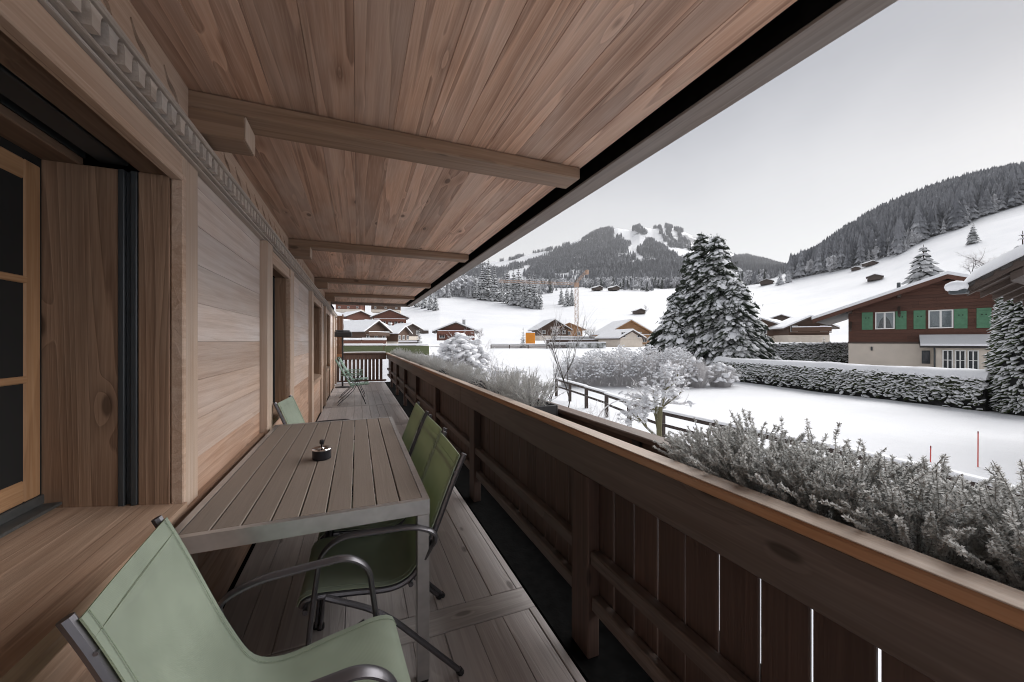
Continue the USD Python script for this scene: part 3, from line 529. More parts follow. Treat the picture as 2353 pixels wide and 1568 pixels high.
# ---- sling armchairs
def sling_chair(label, loc, rz, group=None):
    t = thing('sling_chair', label, 'chair', loc, rz, group)
    P = spline([(-.292, .895), (-.235, .76), (-.172, .60), (-.125, .495), (-.085, .437), (-.03, .414), (.08, .422), (.20, .437), (.27, .44), (.302, .428), (.315, .405)], 44)
    w = 0.213; th = 0.0035
    d = np.gradient(P, axis=0); d /= np.linalg.norm(d, axis=1, keepdims=True); nn = np.stack([-d[:, 1], d[:, 0]], 1)
    ys = np.linspace(-w, w, 9); sag = 0.016 * (1 - (ys / w) ** 2)
    V = []
    for s in (1, -1):
        for k, y in enumerate(ys):
            q = P - nn * sag[k] * np.sin(np.linspace(0.25, np.pi - 0.15, len(P)))[:, None] + nn * s * th / 2
            V.append(np.stack([q[:, 0], np.full(len(P), y), q[:, 1]], 1))
    V = np.array(V).reshape(2, 9, len(P), 3); idx = np.arange(2 * 9 * len(P)).reshape(2, 9, len(P)); f = []
    for s in range(2):
        a, b, c, e = idx[s, :-1, :-1].ravel(), idx[s, 1:, :-1].ravel(), idx[s, 1:, 1:].ravel(), idx[s, :-1, 1:].ravel()
        q = np.vstack([np.stack([a, b, c], 1), np.stack([a, c, e], 1)]); f.append(q if s == 1 else q[:, ::-1])
    ring = np.r_[idx[0, 0, :], idx[0, 1:, -1], idx[0, -1, -2::-1], idx[0, -2:0:-1, 0]]; ring2 = np.r_[idx[1, 0, :], idx[1, 1:, -1], idx[1, -1, -2::-1], idx[1, -2:0:-1, 0]]
    r1, r2 = np.roll(ring, -1), np.roll(ring2, -1)
    f += [np.stack([ring, r1, r2], 1), np.stack([ring, r2, ring2], 1)]
    sl = obj('sling', (V.reshape(-1, 3), np.vstack(f)), 'sling_fabric', t, smooth=40)
    hem = []
    for s in (-1, 1):
        q = P + nn * 0.0035; hem.append(tube(np.stack([q[:, 0], np.full(len(P), s * (w - 0.022)), q[:, 1]], 1), 0.001, 5))
    q = spline(np.array([[P[2, 0] + 0.002, y, P[2, 1]] for y in (-w, -w / 2, 0, w / 2, w)]), 8); hem.append(tube(q, 0.001, 5))
    obj('hem', cat(hem), 'sling_fabric', sl)
    for s in (-1, 1):
        y = s * (w - 0.004); pr_ = P - nn * 0.0165
        rl = np.stack([pr_[:, 0], np.full(len(P), y), pr_[:, 1]], 1); top = rl[0] + (rl[0] - rl[1]) / np.linalg.norm(rl[0] - rl[1]) * 0.012
        obj('back_rail', tube(np.vstack([top, rl]), 0.0125, 8), 'chair_metal', t, smooth=40)
        y = s * (w + 0.034)
        loop = rounded([(-0.145, y, 0.50), (-0.20, y, 0.60), (-0.10, y, 0.645), (0.17, y, 0.652), (0.235, y, 0.60), (0.262, y, 0.40), (0.30, y, 0.013)], 0.13, 8)
        loop[:3, 1] = [s * (w + 0.012), s * (w + 0.02), s * (w + 0.028)]
        obj('arm', tube(loop, 0.0, 10, flat=(0.0095, 0.019), up=(0, 1, 0)), 'chair_metal', t, smooth=40)
        lg = obj('rear_leg', tube(rounded([(0.22, y - s * 0.02, 0.425), (0.02, y - s * 0.012, 0.33), (-0.285, y, 0.013)], 0.15), 0.0115, 8), 'chair_metal', t, smooth=40)
        obj('foot_cap', cat([tube([(-0.279, y, 0.02), (-0.29, y, 0.0005)], 0.0145, 8), tube([(0.3, y, 0.025), (0.3005, y, 0.0005)], 0.0165, 8)]), 'foot_plastic', lg)
    obj('cross_tube', cat([tube([(0.285, -w - 0.03, 0.395), (0.285, w + 0.03, 0.395)], 0.01, 8), tube([(-0.09, -w - 0.008, 0.398), (-0.09, w + 0.008, 0.398)], 0.01, 8), tube([(-0.27, -w - 0.008, 0.83), (-0.275, 0, 0.826), (-0.27, w + 0.008, 0.83)], 0.0, 8, flat=(0.004, 0.004))]), 'chair_metal', t)
    return t
G = 'green sling chairs round the table'
c0 = sling_chair('pale green sling armchair in the foreground, its back to the window sill', (-0.175, 1.135, 0), math.radians(5), G)
dup(c0, 'nearest of the three green sling chairs along the railing side of the table', (0.115, 1.79, 0), math.pi - 0.02, G)
dup(c0, 'middle of the three green sling chairs along the railing side of the table', (0.135, 2.28, 0), math.pi + 0.015, G)
dup(c0, 'farthest of the three green sling chairs along the railing side of the table', (0.135, 2.83, 0), math.pi - 0.01, G)
dup(c0, 'green sling chair between the wall and the far corner of the table', (-0.262, 3.60, 0), math.radians(-6), G)

# ---- folding armchairs at the far end
def folding_chair(label, loc, rz):
    t = thing('folding_chair', label, 'chair', loc, rz, 'green folding chairs at the far end')
    w = 0.23
    for s in (-1, 1):
        y = s * w
        obj('back_post', tube([(-0.34, y, 0.98), (-0.03, y, 0.40), (0.02, y, 0.36)], 0.0, 8, flat=(0.011, 0.018), up=(0, 1, 0)), 'strap_fabric', t)
        obj('arm', cbox(-0.24, 0.22, y + s * 0.02 - 0.018, y + s * 0.02 + 0.018, 0.63, 0.648, 0.005), 'strap_fabric', t)
        obj('front_leg', tube([(-0.16, y + s * 0.025, 0.625), (0.1, y + s * 0.025, 0.40), (0.27, y + s * 0.025, 0.0)], 0.008, 6), 'shutter_metal', t)
        obj('rear_leg', tube([(0.18, y + s * 0.012, 0.63), (0.02, y + s * 0.012, 0.3), (-0.3, y + s * 0.012, 0.0)], 0.008, 6), 'shutter_metal', t)
    obj('backrest', xf(cat([cbox(-0.006, 0.006, -w + 0.012, w - 0.012, a, a + 0.10, 0.003) for a in (0.04, 0.155, 0.27, 0.385, 0.5)]), roty(-math.atan2(0.31, 0.58)), (-0.022, 0, 0.41)), 'strap_fabric', t)
    obj('seat', xf(cat([cbox(a, a + 0.088, -w + 0.012, w - 0.012, -0.012, 0.012, 0.006) for a in (0.0, 0.095, 0.19, 0.285)]), roty(-0.08), (-0.03, 0, 0.405)), 'strap_fabric', t)
    obj('stretcher', cat([tube([(-0.2, -w, 0.087), (-0.2, w, 0.087)], 0.007, 6), tube([(0.2, -w, 0.16), (0.2, w, 0.16)], 0.007, 6)]), 'shutter_metal', t)
    return t
f0 = folding_chair('nearer of two green folding armchairs by the far window', (-0.1, 9.15, 0), 0.03)
dup(f0, 'farther of two green folding armchairs, close to the end railing', (-0.09, 10.35, 0), -0.03)

# ---- slim black stand with a flat box head
ht = thing('patio_heater', 'slim black patio heater with flat box head near the end railing', 'patio heater', (-0.40, 12.35, 0))
obj('head', cat([cbox(-0.26, 0.26, -0.12, 0.12, 1.50, 1.66, 0.03), cbox(-0.2, 0.2, -0.09, 0.09, 1.665, 1.70, 0.02)]), 'heater_black', ht)
obj('pole', tube([(0, 0, 0.03), (0, 0, 1.5)], 0.026, 10), 'heater_black', ht); obj('base', lathe([(0, 0.0005), (0.2, 0.0005), (0.2, 0.02), (0.05, 0.04), (0, 0.04)]), 'heater_black', ht)

# ================================================================== THE VALLEY: terrain
ZG = -1.62                                        # lawn below the balcony
MU = [(-2000, 640), (500, 690), (700, 692), (930, 682), (1010, 668), (1100, 672), (1240, 680), (1330, 674), (1510, 672), (1640, 668), (1720, 655), (1830, 638), (1950, 612), (2050, 590), (2150, 556), (2230, 530), (2353, 497), (2700, 440), (4000, 400)]
RU = [(-2000, 600), (500, 650), (900, 655), (1000, 640), (1050, 622), (1100, 611), (1180, 595), (1250, 576), (1330, 551), (1380, 530), (1420, 522), (1450, 527), (1470, 520), (1500, 526), (1530, 521), (1560, 531), (1600, 547), (1650, 570), (1720, 590), (1760, 600), (1800, 614), (1860, 640), (4000, 640)]
HU = [(-2000, 700), (1700, 700), (1780, 655), (1822, 622), (1870, 596), (1930, 553), (1990, 516), (2050, 488), (2100, 470), (2160, 449), (2220, 433), (2280, 420), (2330, 412), (2353, 408), (2700, 370), (4000, 350)]
def prof(tab, u): t = np.array(tab, float); return np.interp(u, t[:, 0], t[:, 1])
RM, RH, RR = 430.0, 850.0, 2500.0
def zat(v, R, ca): return HC + (CY - v) * R * ca / F
def terrain(az, R):
    """Ground height at azimuth az (clockwise from +y) and distance R: lawn, road level, meadow slope, wooded hill on the right, far mountain."""
    az = np.asarray(az, float); R = np.asarray(R, float); a = np.clip((az - THETA + np.pi) % (2 * np.pi) - np.pi, -1.05, 1.05); ca = np.cos(a); u = CX + F * np.tan(a)
    rm = np.interp(u, [1700, 2100], [RM, 330.0]); w = np.clip((u - 1700) / 130, 0, 1); w = w * w * (3 - 2 * w)
    zM = zat(prof(MU, u), rm, ca); rh = np.interp(w, [0, 1], [1200.0, RH])
    z2 = np.where(w > 0, (1 - w) * zat(646, 1200, ca) + w * zat(prof(HU, u), RH, ca), zat(646, 1200, ca)); zR = zat(prof(RU, u), RR, ca)
    zR = np.where(u > 1850, np.minimum(zR, z2 * 1.1), zR)
    z = np.full(np.broadcast(az, R).shape, ZG)
    def seg(r0, r1, z0, z1, ease=False):
        nonlocal z
        t = np.clip((R - r0) / (r1 - r0), 0, 1); t = t * t * (3 - 2 * t) if ease else t
        z = np.where(R >= r0, z0 + (z1 - z0) * t, z)
    seg(34, 62, ZG, 0.22, True); seg(62, 112, 0.22, 0.02); seg(112, 135, 0.02, 0.5)
    t = np.clip((R - 135) / (rm - 135), 0, 1); z = np.where(R >= 135, 0.5 + (zM - 0.5) * (t * 0.86 + 0.14 * t * t), z)
    seg(rm, rh, zM, z2); seg(rh, RR, z2, zR); seg(RR, RR * 1.6, zR, zR * 0.55)
    x, y = R * np.sin(az), R * np.cos(az); p = np.stack(np.broadcast_arrays(x, y, np.zeros_like(x)), -1)
    return z + np.where(R > 150, (meshkit.fbm(p / 90.0, 4, 3) - 0.5) * np.clip((R - 150) / 60, 0, 1) * np.minimum(10, R * 0.0085), 0) + np.where(R > 1500, (meshkit.fbm(p / 420.0, 3, 9) - 0.5) * 95 * np.clip((R - 1500) / 500, 0, 1) * np.clip((2650 - R) / 350, 0.15, 1), 0) + np.where((R > 4) & (R < 60), (meshkit.fbm(p / 2.5, 3, 5) - 0.5) * 0.17, 0)
az = np.r_[np.radians(np.linspace(-180, -40, 40, endpoint=False)), np.radians(np.linspace(-40, 85, 640)), np.radians(np.linspace(88, 180, 28))]
Rg = np.r_[np.linspace(1.0, 30, 40), np.geomspace(31, 4000, 190)]
A, B = np.meshgrid(az, Rg, indexing='ij'); Z = terrain(A, B)
V = np.stack([B * np.sin(A), B * np.cos(A), Z], -1).reshape(-1, 3); na, nr = A.shape
i, j = np.meshgrid(np.arange(na - 1), np.arange(nr - 1), indexing='ij'); q = np.stack([i * nr + j, i * nr + j + 1, (i + 1) * nr + j + 1, (i + 1) * nr + j], -1).reshape(-1, 4)
usdkit.material(stage, '/World/Looks/snow_ground', {
    'g': ('geometry', {}), 's': ('separate_xyz', {}), 'n': ('noise_texture', {'scale': 0.02, 'detail': 6.0, 'roughness': 0.65}), 'h': ('separate_xyz', {}),
    'hi': ('map_range', {'from_min': 330.0, 'from_max': 420.0, 'to_min': 0.0, 'to_max': 1.0, 'clamp': True}), 'st': ('map_range', {'from_min': 0.80, 'from_max': 0.92, 'to_min': 0.25, 'to_max': -0.12, 'clamp': True}),
    'ad': ('math', {'math_type': 'add'}), 'rk': ('map_range', {'from_min': 0.66, 'from_max': 0.74, 'to_min': 0.0, 'to_max': 0.8, 'clamp': True}), 'mu': ('math', {'math_type': 'multiply'}),
    'n3': ('noise_texture', {'scale': 0.05, 'detail': 5.0, 'roughness': 0.6}), 'sv': ('rgb_ramp', {'ramp': [(0.3, (0.71, 0.72, 0.745)), (0.6, (0.79, 0.795, 0.812))]}), 'm': ('mix_color', {'b': (0.13, 0.13, 0.14)}), 'n2': ('noise_texture', {'scale': 0.6, 'detail': 5.0}), 'b': ('bump', {'strength': 0.3, 'distance': 0.15}),
    'p': ('principled_bsdf', {'roughness': 0.7, 'specular_ior_level': 0.2})},
    [('g.position', 'n3.vector'), ('n3.fac', 'sv.fac'), ('sv.color', 'm.a'), ('g.position', 'n.vector'), ('g.position', 'h.vector'), ('h.z', 'hi.value'), ('g.normal', 's.vector'), ('s.z', 'st.value'), ('n.fac', 'ad.value1'), ('st.result', 'ad.value2'), ('ad.value', 'rk.value'), ('rk.result', 'mu.value1'), ('hi.result', 'mu.value2'),
     ('mu.value', 'm.fac'), ('m.result', 'p.base_color'), ('g.position', 'n2.vector'), ('n2.fac', 'b.height'), ('b.normal', 'p.normal')], surface='p.BSDF')
obj('terrain', (V, q[:, [0, 3, 2, 1]]), 'snow_ground', smooth=True, kind='structure')
def uaz(u): return math.atan((u - CX) / F) + THETA
def gz(x, y): return float(terrain(math.atan2(x, y), math.hypot(x, y)))
def on_ground(u, v, lo=20.0, hi=1200.0):
    """Where the sight line through picture point (u, v) meets the terrain."""
    a = uaz(u); R = np.geomspace(lo, hi, 1500); z = terrain(np.full_like(R, a), R); vv = CY - (z - HC) * F / (R * math.cos(a - THETA))
    k = np.nonzero(vv <= v)[0]; k = k[0] if len(k) else len(R) - 1
    return np.array([R[k] * math.sin(a), R[k] * math.cos(a), z[k]]), R[k] * math.cos(a - THETA)
def at_R(u, R): a = uaz(u); x, y = R * math.sin(a), R * math.cos(a); return np.array([x, y, gz(x, y)]), R * math.cos(a - THETA)

# ---- vegetation builders
ICO1 = tmv(trimesh.creation.icosphere(1)); ICO0 = tmv(trimesh.creation.icosphere(0))
def rmats(r, N, sx, sy, sz, yaw=None, tilt=0.3, pitch=None):
    yaw = r.uniform(0, 2 * np.pi, N) if yaw is None else yaw; pit = r.normal(0, tilt, N) if pitch is None else pitch; rol = r.normal(0, tilt, N)
    cy, sy_, cp, sp, cr, sr = np.cos(yaw), np.sin(yaw), np.cos(pit), np.sin(pit), np.cos(rol), np.sin(rol); z, o = np.zeros(N), np.ones(N)
    Rz = np.stack([cy, -sy_, z, sy_, cy, z, z, z, o], 1).reshape(N, 3, 3); Ry = np.stack([cp, z, sp, z, o, z, -sp, z, cp], 1).reshape(N, 3, 3); Rx = np.stack([o, z, z, z, cr, -sr, z, sr, cr], 1).reshape(N, 3, 3)
    S = np.zeros((N, 3, 3)); S[:, 0, 0], S[:, 1, 1], S[:, 2, 2] = sx, sy, sz
    return Rz @ Ry @ Rx @ S
def lump(seed, amp=0.35, base=ICO1):
    v, f = base; r = np.random.default_rng(seed); return v * (1 + amp * (r.uniform(-1, 1, (len(v), 1)))), f
def big_spruce(h, r0, seed, whorls=34):
    """Drooping branches as chains of dark needle sprays with fringes hanging below, each carrying its pillow of snow."""
    r = np.random.default_rng(seed); pos, yaw, pit, size = [], [], [], []
    for k in range(whorls):
        f = (k + r.uniform(0, 0.6)) / whorls; z = h * (0.04 + 0.93 * f); Rk = r0 * (1 - f) ** 0.78 + 0.22
        nb = max(5, int(13 * (1 - 0.55 * f))); a0 = r.uniform(0, 6.28)
        for b in range(nb):
            a = a0 + 6.283 * b / nb + r.normal(0, 0.22); L = Rk * r.uniform(0.62, 1.08) * (0.78 + 0.5 * float(meshkit.noise(np.array([[math.cos(a) * 1.4, math.sin(a) * 1.4, z * 0.55]]), seed)[0])); n = max(2, int(L / 0.42)); q0 = r.uniform(0.7, 1.5); dz = r.normal(0, 0.12)
            if r.random() < 0.10: continue
            for j in range(n):
                t = (j + 0.8) / n
                if t < 0.28: continue
                for lat in ((0,) if j < n * 0.5 else (-1, 1) if r.random() < 0.6 else (0,)):
                    aa = a + lat * 0.16 / max(t, 0.4) * min(1, 1.0 / L + 0.35); rr = L * t
                    pos.append((rr * math.cos(aa), rr * math.sin(aa), z + dz + 0.10 * L * (1 - t) - 0.30 * L * t ** 1.7 + r.normal(0, 0.05))); yaw.append(aa); pit.append(0.25 + 0.4 * t); size.append(q0 * r.uniform(0.7, 1.2) * (0.8 + 0.35 * (1 - f)))
    pos, yaw, pit, size = map(np.array, (pos, yaw, pit, size)); N = len(pos)
    need = scatter(lump(seed, 0.45), rmats(r, N, 0.40 * size, 0.27 * size, 0.11 * size, yaw, 0.25, pit), pos)
    ti = np.repeat(np.arange(N), 9); q = pos[ti] + r.normal(0, 1, (len(ti), 3)) * [0.22, 0.22, 0.05]
    dr = np.stack([np.cos(yaw[ti]) * 0.3, np.sin(yaw[ti]) * 0.3, -np.ones(len(ti)) * 0.75], 1) + r.normal(0, 0.3, (len(ti), 3)); q2 = q + dr * r.uniform(0.15, 0.34, (len(ti), 1))
    fr = blades(q, q2, 0.035, 0.006, np.cross(dr, r.normal(size=dr.shape)))
    keep = r.random(N) < np.clip(meshkit.noise(pos * 0.9, seed + 5) * 1.5 + 0.1, 0.25, 0.95)
    up = np.stack([np.sin(pit) * np.cos(yaw), np.sin(pit) * np.sin(yaw), np.cos(pit)], 1)[keep]
    ki = np.repeat(np.nonzero(keep)[0], 2); K = len(ki); up = np.stack([np.sin(pit) * np.cos(yaw), np.sin(pit) * np.sin(yaw), np.cos(pit)], 1)[ki]
    al = np.stack([np.cos(yaw), np.sin(yaw), -np.tan(pit) * 0.8], 1)[ki]; lt = np.stack([-np.sin(yaw), np.cos(yaw), 0 * yaw], 1)[ki]; s_ = size[ki] * r.uniform(0.4, 0.95, K)
    sn = scatter(lump(seed + 1, 0.3), rmats(r, K, 0.33 * s_, 0.24 * s_, 0.10 * s_, yaw[ki], 0.3, pit[ki]), pos[ki] + up * 0.07 + al * r.normal(0, 0.15, (K, 1)) + lt * r.normal(0, 0.13, (K, 1)))
    q = []
    for k in range(4):
        a = r.uniform(0, 6.28); q.append(tube([(0.12 * math.cos(a), 0.12 * math.sin(a), h * r.uniform(0.93, 0.965)), (0.3 * math.cos(a), 0.3 * math.sin(a), h * r.uniform(0.975, 1.0))], 0.015, 4))
    q.append(tube([(0, 0, h * 0.93), (0.03, 0, h * 1.0)], 0.02, 5))
    return cat([need, fr] + q), sn, tube([(0, 0, -0.3), (0.05, 0.02, h * 0.5), (0, 0, h * 0.96)], np.array([0.26, 0.15, 0.03]) * h / 13, 8)
def mid_spruce(h, r0, seed, whorls=13, nb=8, gap=0.0):
    """A smaller or farther spruce: every branch a drooping, pointed, two-sided spray; snow lies where it faces up."""
    r = np.random.default_rng(seed); vs, fs = [], []; at = 0
    for k in range(whorls):
        f = (k + 0.5 * r.random()) / whorls; z = h * (0.06 + 0.93 * f); L0 = r0 * (1 - f) ** 0.85 + 0.02 * h; a0 = r.uniform(0, 6.28); n = max(4, int(nb * (1 - 0.45 * f)))
        for b in range(n):
            a = a0 + 6.283 * b / n + r.normal(0, 0.2); L = L0 * r.uniform(0.7, 1.15); w = L * r.uniform(0.24, 0.36); c, s = math.cos(a), math.sin(a); th = 0.10 * L
            P = np.array([(0, 0, 0.10 * L), (0.5 * L, w, -0.16 * L), (0.55 * L, 0, 0.02 * L), (0.5 * L, -w, -0.16 * L), (L, 0, -0.36 * L), (0.55 * L, 0.1 * w, -0.16 * L - th), (0.8 * L, w * 0.7, -0.36 * L), (0.8 * L, -w * 0.7, -0.36 * L)])
            vs.append(np.stack([P[:, 0] * c - P[:, 1] * s, P[:, 0] * s + P[:, 1] * c, P[:, 2] + z], 1))
            fs.append(np.array([[0, 2, 1], [0, 3, 2], [1, 2, 6], [2, 4, 6], [2, 3, 7], [2, 7, 4], [0, 1, 5], [0, 5, 3], [1, 6, 5], [6, 4, 5], [4, 7, 5], [7, 3, 5]])[:, ::-1] + at); at += 8
    v, f = np.vstack(vs), np.vstack(fs)
    return (v, f), tube([(0, 0, -0.4), (0, 0, h * 0.985)], np.array([0.02 * h, 0.002 * h]), 6)
def twigs(n, rx, ry, h, seed, lean=0.5, thick=0.008, side=5, top=1.0):
    """A leafless shrub: thin stems fanning out of the ground, each with side shoots."""
    r = np.random.default_rng(seed); a, b = [], []
    ang = r.uniform(0, 6.283, n); q = np.sqrt(r.random(n)); base = np.stack([rx * 0.55 * q * np.cos(ang), ry * 0.55 * q * np.sin(ang), np.zeros(n)], 1)
    tip = base + np.stack([rx * 0.75 * q * np.cos(ang) * lean, ry * 0.75 * q * np.sin(ang) * lean, h * (1 - 0.35 * q ** 2) * r.uniform(0.55, 1.0, n)], 1) + r.normal(0, 0.1 * h, (n, 3)) * [1, 1, 0.3]
    mid = (base + tip) / 2 + r.normal(0, 0.05 * h, (n, 3)); mid[:, 2] = base[:, 2] + (tip[:, 2] - base[:, 2]) * 0.55
    a += [base, mid]; b += [mid, tip]; ra = [np.full(n, thick), np.full(n, thick * 0.75)]; rb = [np.full(n, thick * 0.75), np.full(n, thick * 0.45)]
    for k in range(side):
        t = r.uniform(0.15, 1.0, n)[:, None]; p = np.where(t < 0.5, base + (mid - base) * t * 2, mid + (tip - mid) * (t * 2 - 1)); d = r.normal(size=(n, 3)) * [1, 1, 0.5] + [0, 0, 0.6]
        e = p + d / np.linalg.norm(d, axis=1, keepdims=True) * (h * 0.17 * r.uniform(0.4, 1.2, (n, 1)))
        a.append(p); b.append(e); ra.append(np.full(n, thick * 0.6)); rb.append(np.full(n, thick * 0.35))
    return prisms(np.vstack(a), np.vstack(b), np.concatenate(ra), np.concatenate(rb))
def bare_tree(h, seed, spread=0.5, levels=4, thick=0.03, trunk=0.35, kids=4):
    """Trunk and limbs that fork into fine twigs; returns (trunk and limbs, twigs)."""
    r = np.random.default_rng(seed); big, s0, s1, sa, sb = [], [], [], [], []
    def grow(p, d, L, rad, lev):
        d = d / np.linalg.norm(d); m = p + d * L * 0.55 + r.normal(0, 0.04 * L, 3); e = p + d * L + r.normal(0, 0.07 * L, 3) + [0, 0, 0.05 * L]
        if lev >= levels - 2: big.append(tube([p, m, e], np.array([rad, rad * 0.8, rad * 0.6]), 6))
        else: s0.extend([p, m]); s1.extend([m, e]); sa.extend([rad, rad * 0.8]); sb.extend([rad * 0.8, rad * 0.5])
        if lev == 0: return
        for k in range(kids + (lev < 3)):
            t = r.uniform(0.35, 1.0); q = p + (m - p) * t * 2 if t < 0.5 else m + (e - m) * (t * 2 - 1)
            grow(q, d * 0.9 + r.normal(0, spread, 3) * [1, 1, 0.7] + [0, 0, 0.15], L * r.uniform(0.45, 0.75), rad * 0.55, lev - 1)
    grow(np.zeros(3), np.array([0, 0, 1.0]), h * trunk * 1.4, thick, levels)
    b, s = cat(big), prisms(np.array(s0), np.array(s1), np.array(sa), np.array(sb)); k = h / max(b[0][:, 2].max(), s[0][:, 2].max())
    return (b[0] * k, b[1]), (s[0] * k, s[1])

# ---- the garden below
def fence_run(t, pts, zt, posts_mat, rails=((0.0, 0.10), (-0.34, 0.09)), ph=0.95, step=1.9, cap=0.05, gaps=()):
    """Two-rail timber fence along (r, d) points: posts, rails and the snow on the top rail are parts."""
    P = np.array([rd(*p) for p in pts]); s = np.r_[0, np.cumsum(np.linalg.norm(np.diff(P, axis=0), axis=1))]
    at = np.arange(0, s[-1] + 0.01, step); Q = np.stack([np.interp(at, s, P[:, 0]), np.interp(at, s, P[:, 1])], 1); zz = np.array([gz(*x) for x in Q])
    for k in range(len(Q)):
        obj('post', xf(cbox(-0.06, 0.06, -0.06, 0.06, -0.2, ph - 0.03, 0.01), None, (Q[k, 0], Q[k, 1], zz[k])), posts_mat, t)
        if k + 1 < len(Q):
            d = Q[k + 1] - Q[k]; L = np.linalg.norm(d); R = rotz(math.atan2(d[1], d[0]))
            for (o, hh) in rails: obj('rail', xf(cbox(0.004, L - 0.004, -0.075, -0.062, ph + o - hh, ph + o, 0.004), R, (Q[k, 0], Q[k, 1], (zz[k] + zz[k + 1]) / 2)), posts_mat, t)
            sn = cbox(-0.01, L + 0.01, -0.12, 0.08, ph, ph + cap, 0.03); obj('snow_cap', xf(sn, R, (Q[k, 0], Q[k, 1], (zz[k] + zz[k + 1]) / 2 + 0.0015)), 'snow', t)
t = thing('garden_fence', 'dark two-rail garden fence with snow on top below the balcony', 'fence')
fence_run(t, [(2.4, 20.5), (3.1, 17.6), (3.7, 15.1), (4.3, 11.6), (5.6, 8.7), (6.5, 6.6), (7.0, 4.6), (7.3, 1.0)], 0, 'dark_timber', cap=0.07)
for u, v, hh, lab in ((2138, 1058, 0.36, 'short red snow marker stake standing in the lawn'), (2247, 1073, 0.80, 'tall red snow marker stake standing in the lawn')):
    d = F * (HC - ZG) / (v - CY); x, y, _ = at_depth(u, v, d); z = gz(x, y)
    t = thing('marker_stake', lab, 'stake', (x, y, z), 0, 'red stakes on the lawn')
    obj('rod', tube([(0, 0, -0.1), (0.012, 0, hh)], 0.012, 8), 'stake_red', t); obj('tip', tube([(0.012, 0, hh), (0.0125, 0, hh + 0.05)], 0.013, 8), 'stake_tip', t)
def shrub(name, label, u, v, R, rx, ry, h, n, seed, mat='frost_twig', snowp=0, thick=0.010, group=None, lean=0.5, cat_='shrub', ls=1.0):
    p, d = at_R(u, R); t = thing(name, label, cat_, p, 0, group)
    obj('branches', twigs(n, rx, ry, h, seed, lean, thick), mat, t, kind='stuff')
    if snowp:
        r = np.random.default_rng(seed); th = r.uniform(0, 6.283, snowp); ph = np.arccos(r.uniform(0.12, 1, snowp)); k = r.uniform(0.78, 1.02, snowp)
        pos = np.stack([rx * k * np.sin(ph) * np.cos(th), ry * k * np.sin(ph) * np.sin(th), h * (0.18 + 0.8 * k * np.cos(ph))], 1)
        obj('snow', scatter(lump(seed, 0.3), rmats(r, snowp, ls * r.uniform(0.1, 0.28, snowp), ls * r.uniform(0.08, 0.2, snowp), ls * r.uniform(0.05, 0.12, snowp), None, 0.3), pos), 'snow', t, smooth=True, kind='stuff')
    return t
shrub('snowy_bush', 'big rounded bush under lumps of snow behind the far planters', 1062, 0, 17.0, 1.55, 1.5, 3.35, 420, 1, 'frost_twig', 330, 0.012)
shrub('snowy_bush', 'loose frosted bush right of the big rounded bush', 1160, 0, 14.5, 1.3, 1.3, 2.2, 380, 2, 'frost_twig', 40, 0.010)
gh = 'frosted hedge bushes across the lawn'
for k, (u, R, rx, h) in enumerate([(1318, 26, 1.3, 2.1), (1372, 26, 1.3, 2.5), (1430, 26.3, 1.4, 2.75), (1492, 26.6, 1.5, 2.8), (1552, 27, 1.45, 2.7)]):
    shrub('frosted_bush', f'{ORD[k]} from the left of the frosted bare bushes in front of the big spruce', u, 0, R, rx * 1.15, 1.2, h, 300, 20 + k, 'frost_twig', 620, 0.012, gh, 0.4, ls=0.36)
shrub('frosted_bush', 'low white frosted bush at the left end of the snowy hedge', 1655, 0, 28.5, 1.2, 1.0, 1.6, 420, 31, 'frost_twig', 60, 0.010, gh)
shrub('frosted_bush', 'small frosted bush at the foot of the big spruce', 1598, 0, 27.5, 1.0, 1.0, 2.0, 380, 32, 'frost_twig', 20, 0.010, gh)
for k, (u, R, h, sd, lab) in enumerate([(1291, 12.0, 4.35, 3, 'tallest thin bare sapling with dark stem behind the railing'), (1262, 12.4, 3.0, 4, 'short thin bare sapling beside the tallest one'), (1226, 12.8, 2.3, 5, 'lowest bare sapling, left of the other two')]):
    p, d = at_R(u, R); t = thing('bare_sapling', lab, 'sapling', p, 0, 'bare saplings behind the railing')
    big, tw = bare_tree(h, sd, 0.36, 3, 0.042, 0.66, 4); obj('trunk', big, 'bark_twig', t); obj('twigs', tw, 'frost_twig', t, kind='stuff')
p, d = at_R(1520, 9.6); t = thing('young_tree', 'small mossy tree with snow on its twigs close behind the railing', 'tree', p)
big, tw = bare_tree(2.55, 11, 0.62, 4, 0.075, 0.40, 4); obj('trunk', big, 'moss_bark', t); obj('twigs', tw, 'frost_twig', t, kind='stuff')
r = np.random.default_rng(4); tv = tw[0]; sel = tv[r.integers(0, len(tv), 330)]
obj('snow', scatter(lump(3, 0.3), rmats(r, 330, r.uniform(0.03, 0.085, 330), r.uniform(0.025, 0.06, 330), r.uniform(0.015, 0.035, 330), None, 0.4), sel + [0, 0, 0.012]), 'snow', t, smooth=True, kind='stuff')
p, d = at_R(1392, 10.6); t = thing('arching_shrub', 'sparse shrub with one long arching branch behind the outer ledge', 'shrub', p)
obj('branches', cat([tube(spline([(-0.5, 0, 0), (-0.35, 0.05, 0.7), (0.05, 0, 1.25), (0.55, -0.1, 1.42), (1.0, -0.1, 1.36)], 16), np.linspace(0.028, 0.006, 16), 6), xf(twigs(90, 0.9, 0.7, 1.5, 77, 0.6, 0.007), None, (-0.35, 0, 0))]), 'frost_twig', t)

